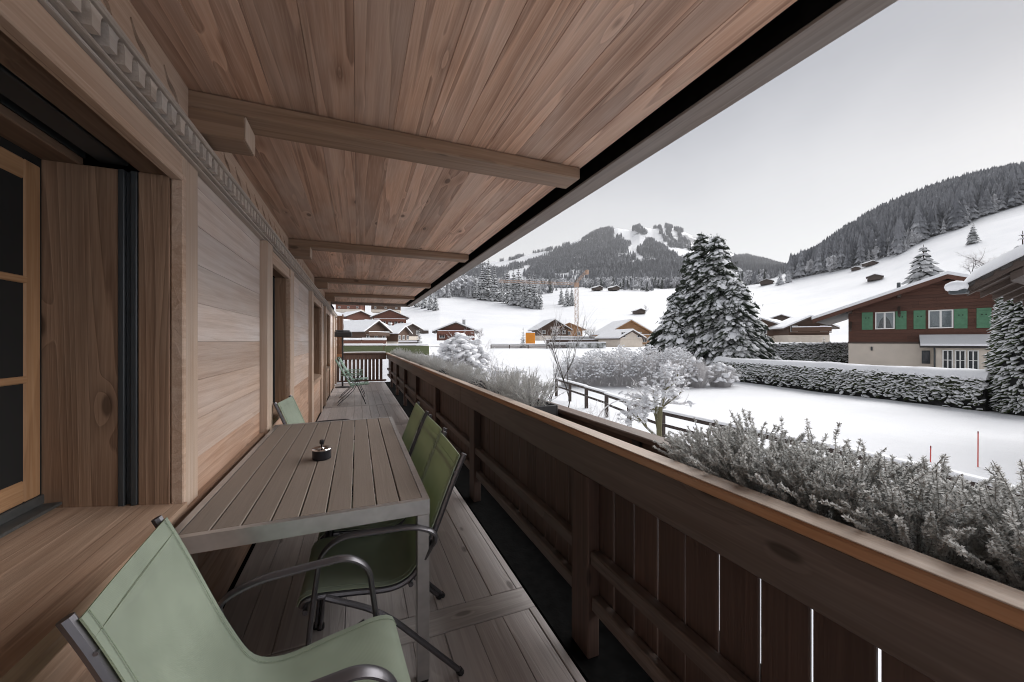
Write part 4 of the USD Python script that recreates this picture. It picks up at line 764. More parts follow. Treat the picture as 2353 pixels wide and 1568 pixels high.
def hedge(label, pts, h, w, n, seed, zb=None, capz=0.10, nm='snowy_hedge', dens=0.13):
    t = thing(nm, label, 'hedge'); P = np.array([rd(*p) for p in pts]); r = np.random.default_rng(seed)
    dv = P[1] - P[0]; L = np.linalg.norm(dv); dv /= L; nv = np.array([-dv[1], dv[0]]); 
    if nv @ P.mean(0) > 0: nv = -nv
    s = r.uniform(0, L, n); z = h * np.sqrt(r.uniform(0.0, 1, n)); off = w / 2 + r.normal(0, 0.06, n); top = r.random(n) < 0.15; off = np.where(top, r.uniform(-w / 2, w / 2, n), off); z = np.where(top, h - 0.02, z)
    xy = P[0] + dv * s[:, None] + nv * off[:, None]; g0 = ZG if zb is None else zb; g = np.array([g0 if zb is not None else gz(*P[0]) * (1 - q / L) + gz(*P[1]) * q / L for q in s])
    pos = np.column_stack([xy, g + z])
    lf = scatter(lump(seed, 0.4, ICO0), rmats(r, n, dens * r.uniform(0.6, 1.4, n), dens * r.uniform(0.5, 1.0, n), dens * 0.42 * r.uniform(0.6, 1.3, n), None, 0.55), pos)
    ya = math.atan2(dv[1], dv[0]); gm = float(np.mean(g))
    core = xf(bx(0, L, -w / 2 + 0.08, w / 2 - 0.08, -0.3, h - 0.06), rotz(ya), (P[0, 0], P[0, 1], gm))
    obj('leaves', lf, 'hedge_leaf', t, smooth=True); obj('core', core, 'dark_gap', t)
    nx, ny = int(L / 0.25), 7; X, Y = np.meshgrid(np.linspace(-0.1, L + 0.1, nx), np.linspace(-1, 1, ny), indexing='ij')
    Zt = capz * (1 - np.abs(Y) ** 3.0) * (0.85 + 0.5 * meshkit.fbm(np.stack([X * 0.9, Y, 0 * X], -1), 3, seed)) ; Yw = Y * (w / 2 + 0.09 + 0.09 * (meshkit.noise(np.stack([X * 1.7, 0 * X, 0 * X + 3], -1), seed) - 0.5))
    vt = np.stack([X, Yw, h - 0.05 + Zt * 1.6], -1).reshape(-1, 3); vb = np.stack([X, Yw * 0.98, h - 0.075 + 0 * X], -1).reshape(-1, 3); m = nx * ny
    ii, jj = np.meshgrid(np.arange(nx - 1), np.arange(ny - 1), indexing='ij'); qq = np.stack([ii * ny + jj, (ii + 1) * ny + jj, (ii + 1) * ny + jj + 1, ii * ny + jj + 1], -1).reshape(-1, 4); ft = np.vstack([qq[:, [0, 1, 2]], qq[:, [0, 2, 3]]])
    rim = np.r_[np.arange(nx) * ny, (nx - 1) * ny + np.arange(1, ny), np.arange(nx - 2, -1, -1) * ny + ny - 1, np.arange(ny - 2, 0, -1)]; r2 = np.roll(rim, -1)
    f = np.vstack([ft, ft[:, ::-1] + m, np.stack([rim, r2 + m, r2], 1), np.stack([rim, rim + m, r2 + m], 1)])
    obj('snow', xf((np.vstack([vt, vb]), f), rotz(ya), (P[0, 0], P[0, 1], gm)), 'snow', t, smooth=50)
hedge('long low clipped hedge with thick snow on top across the lawn', [(16.3, 29.8), (20.64, 16.4)], 1.42, 0.9, 3600, 51, capz=0.22)
hedge('taller snowy hedge left of the house with green shutters', [(20.2, 34.5), (29.0, 32.0)], 2.75, 1.2, 2600, 52, ZG, capz=0.10, dens=0.17)

big = [(1612, 40.0, 13.1, 4.9, 61, 'largest snow-laden spruce in the garden across the lawn', 40), (1647, 39.0, 12.6, 4.2, 62, 'right-hand twin of the largest snow-laden spruce', 38), (1692, 37.0, 8.3, 2.3, 63, 'lower snow-laden spruce at the right foot of the two tall ones', 28), (1548, 38.5, 6.4, 3.0, 64, 'lowest snow-laden spruce at the left foot of the tall ones', 22)]
for u, R, h, r0, sd, lab, wh in big:
    p, d = at_R(u, R); t = thing('snowy_spruce', lab, 'spruce', p)
    nd, sn, tr = big_spruce(h, r0, sd, wh); obj('needles', nd, 'needle', t, kind='stuff'); obj('snow', sn, 'snow', t, smooth=True, kind='stuff'); obj('trunk', tr, 'dark_timber', t)
# clipped conifer at the right edge of the picture
x, y = rd(21.35, 15.7); z = gz(x, y); t = thing('thuja', 'tall clipped thuja with snow in its sprays at the right edge', 'conifer', (x, y, z)); r = np.random.default_rng(71); n = 3000
zz = 6.0 * r.random(n) ** 1.15; ra = (1.1 - 0.55 * (zz / 6) ** 1.4) * np.minimum(1, 0.72 + zz * 0.25) * r.uniform(0.86, 1.04, n); a = r.uniform(0, 6.283, n)
obj('needles', scatter(lump(72, 0.4, ICO0), rmats(r, n, r.uniform(0.10, 0.24, n), r.uniform(0.07, 0.16, n), r.uniform(0.03, 0.07, n), a, 0.25, np.full(n, 0.55)), np.stack([ra * np.cos(a), ra * np.sin(a), zz + 0.1], 1)), 'thuja_leaf', t, smooth=True)
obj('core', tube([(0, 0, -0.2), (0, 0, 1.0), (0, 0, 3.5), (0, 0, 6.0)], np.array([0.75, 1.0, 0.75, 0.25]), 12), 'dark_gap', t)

# ================================================================== BUILDINGS
def gable_chalet(name, label, u, v, W, D, hw, pitch, yaw, wallm, stone=0.35, snow=0.32, over=1.0, wins=3, group=None, R=None, cat_='chalet', small=False, balcony=False, chimney=False, drop=1.0):
    """A chalet with its gable towards us: masonry base, timber wall, two roof slopes, the snow on them, windows with frames, balcony, chimney."""
    p, d = at_R(u, R) if R else on_ground(u, v)
    if R: p = np.array([p[0], p[1], HC + (CY - v) * d / F])
    t = thing(name, label, cat_, p, -THETA - math.atan((u - CX) / F) * 0.6 + yaw, group)     # local x across the gable, -y towards us
    h = W / 2; rise = h * math.tan(pitch); zs = hw * stone
    if stone > 0: obj('base_wall', cbox(-h, h, -D / 2, D / 2, -drop, zs, 0.02), 'plaster', t)
    prof = Polygon([(-h + 0.05, zs + 0.01), (h - 0.05, zs + 0.01), (h - 0.05, hw), (0, hw + rise), (-h + 0.05, hw)])
    v3, f3 = extrude(prof, D - 0.1); obj('timber_wall', (np.stack([v3[:, 0], D / 2 - 0.05 - v3[:, 2], v3[:, 1]], 1), f3), wallm, t)
    th = 0.22; e = over; sl = math.tan(pitch)
    for s in (-1, 1):
        pr = Polygon([(0, hw + rise + 0.02), (s * (h + e), hw - e * sl + 0.02), (s * (h + e), hw - e * sl + 0.02 + th), (0, hw + rise + 0.02 + th)])
        v3, f3 = extrude(pr, D + 2 * e * 0.9); rf = obj('roof', (np.stack([v3[:, 0], D / 2 + e * 0.9 - v3[:, 2], v3[:, 1]], 1), f3), 'chalet_dark' if wallm != 'chalet_honey' else wallm, t)
        pr = Polygon([(0, hw + rise + 0.025 + th), (s * (h + e + 0.05), hw - e * sl + 0.025 + th - 0.02), (s * (h + e + 0.02), hw - e * sl + th + snow * 0.85), (s * (h + e - 0.25), hw - e * sl + th + snow + 0.1), (0, hw + rise + th + snow)])
        v3, f3 = extrude(pr, D + 2 * e * 0.9 - 0.1); obj('snow', (np.stack([v3[:, 0], D / 2 + e * 0.9 - 0.05 - v3[:, 2], v3[:, 1]], 1), f3), 'snow', rf)
    if not small:
        for row in range(2 if hw > 4 else 1):
            zz = zs + 0.5 + row * 2.2
            for k in range(wins):
                xx = -h * 0.72 + 2 * h * 0.72 * (k / max(1, wins - 1)); w = 0.55
                fr = obj('window', cbox(xx - w, xx + w, -D / 2 - 0.02, -D / 2 + 0.06, zz, zz + 1.15, 0.01), 'window_white', t)
                obj('pane', cat([bx(xx - w + 0.1, xx - 0.04, -D / 2 - 0.03, -D / 2 - 0.021, zz + 0.1, zz + 1.05), bx(xx + 0.04, xx + w - 0.1, -D / 2 - 0.03, -D / 2 - 0.021, zz + 0.1, zz + 1.05)]), 'window_dark', fr)
    if balcony:
        b = obj('balcony', cat([cbox(-h * 0.95, h * 0.95, -D / 2 - 1.0, -D / 2, hw * 0.55, hw * 0.55 + 0.15, 0.01), cbox(-h * 0.95, h * 0.95, -D / 2 - 1.0, -D / 2 - 0.92, hw * 0.55 + 0.2, hw * 0.55 + 0.95, 0.01)]), wallm, t)
        obj('snow', cbox(-h * 0.94, h * 0.94, -D / 2 - 1.02, -D / 2 - 0.9, hw * 0.55 + 0.955, hw * 0.55 + 1.12, 0.03), 'snow', b)
    if chimney:
        c = obj('chimney', cbox(h * 0.35, h * 0.35 + 0.7, 0, 0.7, hw + rise * 0.5, hw + rise + 1.1, 0.02), 'concrete', t); obj('snow', cbox(h * 0.35 - 0.1, h * 0.35 + 0.8, -0.1, 0.8, hw + rise + 1.105, hw + rise + 1.35, 0.08), 'snow', c)
    return t
dg = math.radians
# village at the end of the balcony
gable_chalet('far_chalet', 'red chalet with a row of windows high in the village above the end railing', 895, 753, 11.5, 10, 3.6, dg(23), 0.15, 'chalet_red', 0.12, wins=5, R=150, balcony=True)
gable_chalet('far_chalet', 'brown village chalet whose roof shows left of the red gable', 812, 748, 10, 11, 3.2, dg(22), 0.6, 'chalet_red', 0.1, R=165)
gable_chalet('far_chalet', 'snowy-roofed village chalet with its roof side to the balcony', 826, 788, 7.4, 10.5, 2.9, dg(30), 0.95, 'chalet_brown', 0.08, R=100, over=1.0, balcony=True)
gable_chalet('far_chalet', 'low village chalet with steep snowy roof right of the big roof', 893, 787, 6.0, 9, 2.4, dg(28), 1.15, 'chalet_brown', 0.08, R=108, chimney=True, over=0.8)
gable_chalet('far_chalet', 'uppermost village chalet just under the balcony roof edge, left', 806, 714, 13, 10, 3.6, dg(20), -0.1, 'chalet_red', 0.1, R=230)
gable_chalet('far_chalet', 'uppermost village chalet just under the balcony roof edge, right', 888, 715, 16, 10, 3.6, dg(20), 0.05, 'chalet_brown', 0.1, R=235)
gable_chalet('far_chalet', 'small brown chalet squeezed in below the red gable', 856, 768, 6.5, 7, 2.4, dg(25), -0.4, 'chalet_red', 0.05, R=128, wins=2, over=0.8)
gable_chalet('far_chalet', 'small dark village chalet left of the young spruce', 930, 774, 6.0, 7, 2.2, dg(25), 0.7, 'chalet_dark', 0.05, R=120, wins=2, over=0.8)
gable_chalet('far_chalet', 'reddish village chalet right behind the patio heater', 785, 772, 7.5, 8, 2.8, dg(25), -0.3, 'chalet_red', 0.05, R=124, wins=3, over=0.8)
gable_chalet('far_chalet', 'dark red chalet with two chimneys behind the rounded bush', 1048, 783, 8.2, 10, 2.0, dg(22), 0.05, 'chalet_red', 0.0, R=88, balcony=True, chimney=True, over=0.9)
gable_chalet('far_chalet', 'honey coloured chalet with broad gable left of the spruces', 1428, 794, 10.2, 11, 3.0, dg(29), 0.25, 'chalet_honey', 0.1, R=100, over=1.1, wins=3, balcony=True)
gable_chalet('far_chalet', 'small cream outbuilding with snowy roof in front of the honey coloured chalet', 1424, 799, 5.6, 7.5, 2.0, dg(26), 0.55, 'plaster', 0.8, R=84, over=0.6, wins=2)
gable_chalet('far_chalet', 'half-hidden chalet with brown gable behind the orange container', 1262, 776, 9, 9, 2.6, dg(30), 0.3, 'chalet_brown', 0.2, R=120)
gable_chalet('far_chalet', 'raw timber chalet under construction at the foot of the crane', 1302, 775, 8.4, 9, 2.4, dg(22), 0.1, 'chalet_honey', 0.0, R=122, snow=0.1)
gable_chalet('far_chalet', 'brown chalet with snowy roof right of the spruces, left one', 1768, 783, 6.5, 7, 2.6, dg(22), -0.5, 'chalet_brown', 0.3, R=92, wins=3)
gable_chalet('far_chalet', 'dark chalet with pale gable boards between the spruces and the house', 1838, 783, 6.0, 7, 2.4, dg(26), 0.1, 'chalet_brown', 0.4, R=86, wins=2, balcony=True)
gable_chalet('far_chalet', 'small dark chalet peeping above the roofs right of the spruces', 1786, 752, 7, 7, 2.2, dg(20), 0.0, 'chalet_dark', 0.0, R=150)
bg = 'hay barns on the slopes'
for k, (u, v, W, R, lab) in enumerate([(1468, 722, 5.8, 0, 'lone dark hay barn in the middle of the snowy meadow'), (1762, 655, 9, 0, 'dark barn at the top of the meadow by the valley notch'), (1733, 648, 7.5, 0, 'snow-roofed barn left of the one at the valley notch'), (1966, 622, 4.2, 0, 'smallest hay barn on the right slope'), (1998, 612, 5.6, 0, 'upper hay barn at the wood edge on the right slope'), (2010, 645, 5.6, 0, 'lower hay barn on the right slope above the big chalet roof')]):
    gable_chalet('hay_barn', lab, u, v, W, W * 0.9, W * 0.28, dg(21), 0.3 * (-1) ** k, 'chalet_dark', 0, 0.35, W * 0.08, 0, bg, None, 'barn', True)
for k, (u, v) in enumerate(((1372, 668), (1410, 668))):
    gable_chalet('hay_barn', f'{("left", "right")[k]} of two tiny snow-roofed huts at the meadow top', u, v, 10, 9, 3, dg(20), 0.6, 'chalet_dark', 0, 0.6, 1.2, 0, bg, 470, 'barn', True)

# ---- the house with green shutters
HO, HD = np.array([24.68, 27.84]), np.array([0.7071, -0.7071])
house = thing('shuttered_house', 'chalet with green shutters, timber upper floor and cream ground floor', 'house', (*rd(*HO), 0.0), 0)
wx = rd(*HD); HROT = math.atan2(wx[1], wx[0])
house.GetAttribute('xformOp:rotateZ').Set(math.degrees(HROT))         # local x along the facade, -y towards the lawn
def ft(u): k = (u - CX) / F; return (k * HO[1] - HO[0]) / (HD[0] - k * HD[1])
def fz(u, v): t_ = ft(u); return HC + (CY - v) * (HO[1] + HD[1] * t_) / F
TW, TP, SL = 9.5, 4.71, 0.385; ZE = 5.35 - TP * SL
obj('ground_wall', cbox(0, TW, 0, 9, ZG - 0.4, 1.29, 0.01), 'plaster', house)
z = 1.292; k = 0
while z < ZE + TP * SL - 0.1:                                          # the gable's boards, one by one
    zz = min(z + 0.21, ZE + TP * SL)
    a = 0 if z < ZE else (z - ZE) / SL; b = TW if z < ZE else TW - (z - ZE) / SL; m = rnd.uniform(0.3, 0.7) * (b - a) + a
    if b - a > 0.2:
        for q0, q1 in ((a, m), (m, b)): obj('board', cbox(q0, q1 - 0.004, -0.03, 0.03, z + 0.004, zz - 0.004, 0.004), 'house_timber', house)
    z = zz
obj('upper_core', (lambda m: (np.stack([m[0][:, 0], 0.032 + m[0][:, 2], m[0][:, 1]], 1), m[1]))(extrude(Polygon([(0, 1.291), (TW, 1.291), (TW, ZE), (TP, ZE + TP * SL), (0, ZE)]), 8.9)), 'chalet_dark', house)
for s in (-1, 1):
    e = 1.95; x1 = TP + s * (TP + e); y0 = -1.15
    def slab(z0, z1, mat, nm, par, yy0=y0, x1=x1, L=10.6):
        pr = Polygon([(TP, ZE + TP * SL + z0), (x1, ZE - e * SL + z0), (x1, ZE - e * SL + z1), (TP, ZE + TP * SL + z1)]); m = extrude(pr, L)
        return obj(nm, (np.stack([m[0][:, 0], yy0 + m[0][:, 2], m[0][:, 1]], 1), m[1]), mat, par)
    rf = slab(0.06, 0.20, 'chalet_dark', 'roof', house); slab(0.2025, 0.40, 'snow', 'snow', rf, y0 - 0.03, x1 + s * 0.05, 10.7)
    obj('barge_board', (lambda m: (np.stack([m[0][:, 0], y0 - 0.045 + m[0][:, 2], m[0][:, 1]], 1), m[1]))(extrude(Polygon([(TP, ZE + TP * SL - 0.08), (x1, ZE - e * SL - 0.08), (x1, ZE - e * SL + 0.2), (TP, ZE + TP * SL + 0.2)]), 0.042)), 'house_timber', house)
for xx in (0.12, 2.6, 6.9, TW - 0.12):
    zr = ZE + min(xx, TW - xx) * SL if xx > 0 else ZE
    obj('roof_bracket', cat([cbox(xx - 0.09, xx + 0.09, -1.0, -0.031, zr - 0.22, zr + 0.02, 0.01), xf(cbox(-0.07, 0.07, -0.9, 0, -0.09, 0.09, 0.01), rotx(dg(42)), (xx, -0.05, zr - 0.85))]), 'chalet_dark', house)
obj('band', cbox(-0.03, TW, -0.06, -0.031, 1.20, 1.33, 0.01), 'chalet_dark', house)
zw0, zw1 = 2.21, 3.40
for a, b, kind in ((2010.7, 2056, 'bow'), (2133, 2190.5, 'lace'), (2286, 2343, 'lace')):
    x0, x1 = ft(a), ft(b); w = obj('window', cat([cbox(x0, x1, -0.075, -0.031, zw1 - 0.07, zw1, 0.005), cbox(x0, x1, -0.075, -0.031, zw0, zw0 + 0.07, 0.005), cbox(x0, x0 + 0.07, -0.074, -0.031, zw0 + 0.07, zw1 - 0.07, 0.005), cbox(x1 - 0.07, x1, -0.074, -0.031, zw0 + 0.07, zw1 - 0.07, 0.005), cbox((x0 + x1) / 2 - 0.05, (x0 + x1) / 2 + 0.05, -0.08, -0.031, zw0 + 0.07, zw1 - 0.07, 0.005)]), 'window_white', house)
    m = (x0 + x1) / 2
    for c0_, c1_ in ((x0 + 0.07, m - 0.05), (m + 0.05, x1 - 0.07)):
        obj('pane', bx(c0_, c1_, -0.056, -0.052, zw0 + 0.07, zw1 - 0.07), 'glass', w)
        if kind == 'lace':
            yy = np.linspace(c0_, c1_, 24); f_ = -0.042 + 0.006 * np.sin(yy * 60); n_ = np.arange(23)
            obj('curtain', (np.vstack([np.stack([yy, f_, np.full(24, zw0 + 0.07)], 1), np.stack([yy, f_, np.full(24, zw1 - 0.07)], 1)]), np.vstack([np.stack([n_, n_ + 1, n_ + 25], 1), np.stack([n_, n_ + 25, n_ + 24], 1)])), 'lace', w)
        else:
            ct = c1_ if c0_ < m - 0.1 else c0_; out = c0_ if ct == c1_ else c1_; q = Polygon([(out, zw0 + 0.08), (out, zw1 - 0.07), (ct, zw1 - 0.07), (ct, zw1 - 0.3), (ct * 0.5 + out * 0.5, zw0 + 0.6), (out * 0.8 + ct * 0.2, zw0 + 0.08)]); mm = extrude(q, 0.004)
            obj('curtain', (np.stack([mm[0][:, 0], -0.042 + mm[0][:, 2], mm[0][:, 1]], 1), mm[1]), 'lace', w)
    obj('dark_room', bx(x0 + 0.02, x1 - 0.02, -0.0315, -0.0305, zw0 + 0.02, zw1 - 0.02), 'window_dark', w)
for a, b in ((1980.5, 2005.7), (2057.5, 2083), (2099, 2126.6), (2192, 2223), (2243.6, 2278)):
    x0, x1 = ft(a), ft(b); sh = obj('shutter', cbox(x0, x1, -0.07, -0.034, zw0 - 0.03, zw1 + 0.02, 0.006), 'shutter_green', house)
    obj('batten', cat([cbox(x0 + 0.02, x1 - 0.02, -0.085, -0.0705, q, q + 0.09, 0.004) for q in (zw0 + 0.12, zw1 - 0.25)]), 'shutter_green', sh)
    obj('heart_hole', cat([xf(bx(-0.03, 0.03, -0.002, 0, -0.03, 0.03), roty(0.785), (x0 + (x1 - x0) * q, -0.086, zw1 - 0.38)) for q in (0.36, 0.64)]), 'dark_gap', sh)
# bay window under its lean-to roof, the little window beside it
bx0, bx1 = ft(2146), ft(2262); lx0, lx1 = ft(2111), ft(2287)
bay = obj('bay', cbox(bx0, bx1, -0.95, -0.001, ZG, fz(2200, 800), 0.01), 'plaster', house)
zl = fz(2200, 800)
pr = [(-1.25, zl + 0.02), (-0.035, zl + 0.62), (-0.035, zl + 0.74), (-1.25, zl + 0.14)]; m = extrude(Polygon(pr), lx1 - lx0)
ro = obj('porch_roof', (np.stack([lx0 + m[0][:, 2], m[0][:, 0], m[0][:, 1]], 1), m[1]), 'roof_tile', house)
m = extrude(Polygon([(-1.27, zl + 0.1425), (-0.06, zl + 0.74), (-0.06, zl + 0.86), (-1.24, zl + 0.27)]), lx1 - lx0 - 0.06); obj('snow', (np.stack([lx0 + 0.03 + m[0][:, 2], m[0][:, 0], m[0][:, 1]], 1), m[1]), 'snow', ro)
zb0, zb1 = fz(2200, 850), zl - 0.12
for k in range(3):
    x0 = bx0 + 0.3 + k * (bx1 - bx0 - 0.55) / 3; x1 = x0 + (bx1 - bx0 - 0.55) / 3 - 0.06; mx, mz = (x0 + x1) / 2, (zb0 + zb1) / 2
    w = obj('window', cat([cbox(x0, x0 + 0.06, -1.0, -0.951, zb0, zb1, 0.005), cbox(x1 - 0.06, x1, -1.0, -0.951, zb0, zb1, 0.005), cbox(x0 + 0.06, x1 - 0.06, -1.0, -0.951, zb1 - 0.06, zb1, 0.005), cbox(x0 + 0.06, x1 - 0.06, -1.0, -0.951, zb0, zb0 + 0.06, 0.005), cbox(mx - 0.03, mx + 0.03, -0.999, -0.951, zb0 + 0.06, zb1 - 0.06, 0.004), cbox(x0 + 0.06, mx - 0.03, -0.999, -0.951, mz - 0.02, mz + 0.02, 0.004), cbox(mx + 0.03, x1 - 0.06, -0.999, -0.951, mz - 0.02, mz + 0.02, 0.004)]), 'window_white', house)
    obj('pane', bx(x0 + 0.05, x1 - 0.05, -0.975, -0.968, zb0 + 0.05, zb1 - 0.05), 'window_dark', w)
x0, x1 = ft(2118), ft(2137); w = obj('window', cbox(x0, x1, -0.05, 0.01, fz(2127, 836), fz(2127, 806), 0.008), 'shutter_metal', house); obj('pane', bx(x0 + 0.08, x1 - 0.08, -0.056, -0.0505, fz(2127, 833), fz(2127, 809)), 'window_dark', w)
obj('downpipe', tube(rounded([(bx0 - 0.05, -1.15, zl + 0.06), (bx0 - 0.02, -0.98, zl - 0.2), (bx0 - 0.02, -0.98, ZG)], 0.1), 0.045, 8), 'shutter_metal', house)
obj('wall_lamp', cat([cbox(ft(2003) - 0.05, ft(2003) + 0.05, -0.10, -0.001, fz(2003, 806), fz(2003, 797), 0.02)]), 'shutter_metal', house)
obj('roof_vent', tube([(2.6, 1.5, ZE + 2.6 * SL + 0.2), (2.6, 1.5, ZE + 2.6 * SL + 1.0)], 0.1, 8), 'shutter_metal', house)

# ---- the near neighbour's roof corner, upper right
nb = thing('neighbour_house', 'corner of a near roof with thick snow and dark rafters at the right edge', 'house', (*rd(11.9, 10.0), 0), 0)
ev, vv_ = rd(0.88, 0.47), rd(0.47, -0.88); ZN = HC + 120 * 10 / F; PT = 0.62
def nslab(s0, s1, t0, t1, z0, z1): # s along the eave, t up the verge
    v, f = bx(s0, s1, t0, t1, 0, 1); return np.stack([v[:, 0] * ev[0] + v[:, 1] * vv_[0], v[:, 0] * ev[1] + v[:, 1] * vv_[1], ZN + v[:, 1] * PT + z0 + (z1 - z0) * v[:, 2]], 1), f
rf = obj('roof', nslab(0, 7, 0, 5, 0.0, 0.05), 'chalet_dark', nb)
for k in range(17):
    obj('tile_row', cat([nslab(-0.05, 7.0, k * 0.3, k * 0.3 + 0.315, 0.0505, 0.085), nslab(-0.05, 0.02, k * 0.3 + 0.02, k * 0.3 + 0.2, -0.02, 0.05)]), 'roof_tile', nb)
for k in range(6): obj('rafter', nslab(0.25 + k * 1.2, 0.37 + k * 1.2, 0.0, 5, -0.16, -0.001), 'chalet_dark', nb)
obj('verge_board', nslab(-0.03, 0.0, 0.0, 5, -0.14, 0.0495), 'chalet_dark', nb); obj('eave_beam', nslab(0.05, 7, 0.75, 0.95, -0.36, -0.161), 'chalet_dark', nb)
g = np.linspace(0, 1, 24); S, T = np.meshgrid(np.linspace(-0.12, 7.0, 30), np.linspace(-0.06, 5.0, 26), indexing='ij')
ed = np.minimum(np.minimum((S + 0.12) / 0.22, (T + 0.06) / 0.25), 1); hh = 0.30 * np.sqrt(np.clip(ed, 0, 1) * (2 - np.clip(ed, 0, 1))) * (0.9 + 0.25 * meshkit.fbm(np.stack([S * 1.3, T * 1.3, 0 * S], -1), 3, 8))
top = np.stack([S * ev[0] + T * vv_[0], S * ev[1] + T * vv_[1], ZN + T * PT + 0.088 + hh], -1).reshape(-1, 3); bot = np.stack([S * ev[0] + T * vv_[0], S * ev[1] + T * vv_[1], ZN + T * PT + 0.0865 + 0 * S], -1).reshape(-1, 3)
ii, jj = np.meshgrid(np.arange(29), np.arange(25), indexing='ij'); qq = np.stack([ii * 26 + jj, (ii + 1) * 26 + jj, (ii + 1) * 26 + jj + 1, ii * 26 + jj + 1], -1).reshape(-1, 4); ft_ = np.vstack([qq[:, [0, 1, 2]], qq[:, [0, 2, 3]]])
obj('snow', (np.vstack([top, bot]), np.vstack([ft_[:, ::-1], ft_ + 780])), 'snow', rf, smooth=60)
obj('gutter_end', xf(cbox(-0.22, 0.1, -0.16, 0.16, -0.14, -0.02, 0.03), rotz(math.atan2(vv_[1], vv_[0])), (-0.1 * ev[0], -0.1 * ev[1], ZN)), 'shutter_metal', nb)
gv = ICO1[0] * [0.24, 0.22, 0.16]; obj('snow_lump', (gv + [-0.12 * ev[0] - 0.1 * vv_[0], -0.12 * ev[1] - 0.1 * vv_[1], ZN + 0.06], ICO1[1]), 'snow', nb, smooth=True)
obj('wall', (lambda m: (m[0], m[1]))(cat([(lambda q: (np.stack([q[0][:, 0] * ev[0] + q[0][:, 1] * vv_[0], q[0][:, 0] * ev[1] + q[0][:, 1] * vv_[1], q[0][:, 2]], 1), q[1]))(bx(4.6, 7, 2.6, 5, ZG - 0.3, ZN + 1.4))])), 'chalet_dark', nb)

# ---- road side: fences, dark hedges, container, crane
def band(name, label, cat_, u0, u1, R, z0, z1, mat, capm=0.18, depth=0.5, rails=None):
    t = thing(name, label, cat_); (a, _), (b, _) = at_R(u0, R), at_R(u1, R); d = b - a; L = math.hypot(d[0], d[1]); ya = math.atan2(d[1], d[0]); n = max(1, int(L / 2.4)); zb = min(a[2], b[2])
    for k in range(n):
        s0, s1 = L * k / n, L * (k + 1) / n
        if rails:
            for (q0, q1) in rails: obj('rail', xf(cbox(s0 + 0.01, s1 - 0.01, -0.04, 0.04, q0, q1, 0.01), rotz(ya), (a[0], a[1], zb)), mat, t)
            obj('post', xf(cbox(s0 - 0.07, s0 + 0.07, 0.041, 0.17, -0.3, z1 - 0.02, 0.01), rotz(ya), (a[0], a[1], zb)), mat, t)
        else: obj('panel', xf(cbox(s0 + 0.01, s1 - 0.01, -depth / 2, depth / 2, z0, z1 + rnd.uniform(-0.02, 0.02), 0.03), rotz(ya), (a[0], a[1], zb)), mat, t)
        obj('snow', xf(cbox(s0 - 0.01, s1 + 0.01, -depth / 2 - 0.05, depth / 2 + 0.05, z1 + 0.021, z1 + 0.02 + capm * rnd.uniform(0.8, 1.15), 0.07), rotz(ya), (a[0], a[1], zb)), 'snow', t)
    return t
band('roadside_fence', 'dark rail fence along the road beyond the white lawn', 'fence', 1128, 1300, 60, 0.0, 0.62, 'chalet_dark', 0.12, 0.2, ((0.05, 0.2), (0.28, 0.42), (0.48, 0.61)))
band('roadside_hedge', 'dark low hedge band beside the road left of the honey chalet', 'hedge', 1262, 1392, 62, -0.2, 0.85, 'hedge_leaf', 0.14, 0.8)
band('retaining_wall', 'dark snow-capped terrace wall behind the roadside hedge', 'wall', 1255, 1385, 86, 0.0, 1.5, 'chalet_dark', 0.28, 0.6)
band('retaining_wall', 'upper snow-capped terrace wall below the crane', 'wall', 1270, 1372, 104, 0.6, 2.3, 'concrete', 0.3, 0.6)
band('green_fence', 'long olive green board fence with snow on top beyond the end railing', 'fence', 770, 986, 24.0, 1.9, 2.72, 'green_board', 0.13, 0.16)
_bk, _be = at_R(764, 23.0)[0], at_R(1000, 23.0)[0]; _d = _be - _bk; _n = 26; _X, _Y = np.meshgrid(np.linspace(0, 1, _n), np.linspace(-2.6, 0.85, 14), indexing='ij'); _L = math.hypot(_d[0], _d[1]); _nv = np.array([-_d[1], _d[0]]) / _L
_h = np.clip((_Y + 2.6) / 1.6, 0, 1); _h = _h * _h * (3 - 2 * _h) * np.clip(np.minimum(_X, 1 - _X) * 12, 0, 1) * 2.28 - 0.1 + 0.12 * (meshkit.fbm(np.stack([_X * 9, _Y, 0 * _X], -1), 3, 4) - 0.5)
_ii, _jj = np.meshgrid(np.arange(_n - 1), np.arange(13), indexing='ij'); _q = np.stack([_ii * 14 + _jj, (_ii + 1) * 14 + _jj, (_ii + 1) * 14 + _jj + 1, _ii * 14 + _jj + 1], -1).reshape(-1, 4)
obj('snow_bank', (np.stack([_bk[0] + _d[0] * _X + _nv[0] * _Y, _bk[1] + _d[1] * _X + _nv[1] * _Y, ZG + _h], -1).reshape(-1, 3), _q), 'snow', smooth=True, kind='structure')
band('village_wall', 'upper dark snow-topped terrace wall right of the red chalet', 'wall', 932, 985, 160, 0.0, 1.6, 'chalet_dark', 0.5, 0.5)
band('village_wall', 'lower dark snow-topped terrace wall left of the young spruce', 'wall', 915, 958, 95, 0.0, 1.0, 'chalet_dark', 0.4, 0.5)
band('brown_fence', 'reddish brown board fence behind the olive green one', 'fence', 770, 888, 48.0, 0.0, 2.2, 'chalet_red', 0.3, 0.2)
band('village_wall', 'dark snow-topped wall in the village right of the red chalet', 'wall', 905, 965, 130, 0.0, 2.6, 'chalet_dark', 0.5, 0.5)
p, d = at_R(1219, 76); t = thing('container', 'small orange site container beside the road', 'container', (p[0], p[1], HC + (CY - 783) * d / F), -THETA)
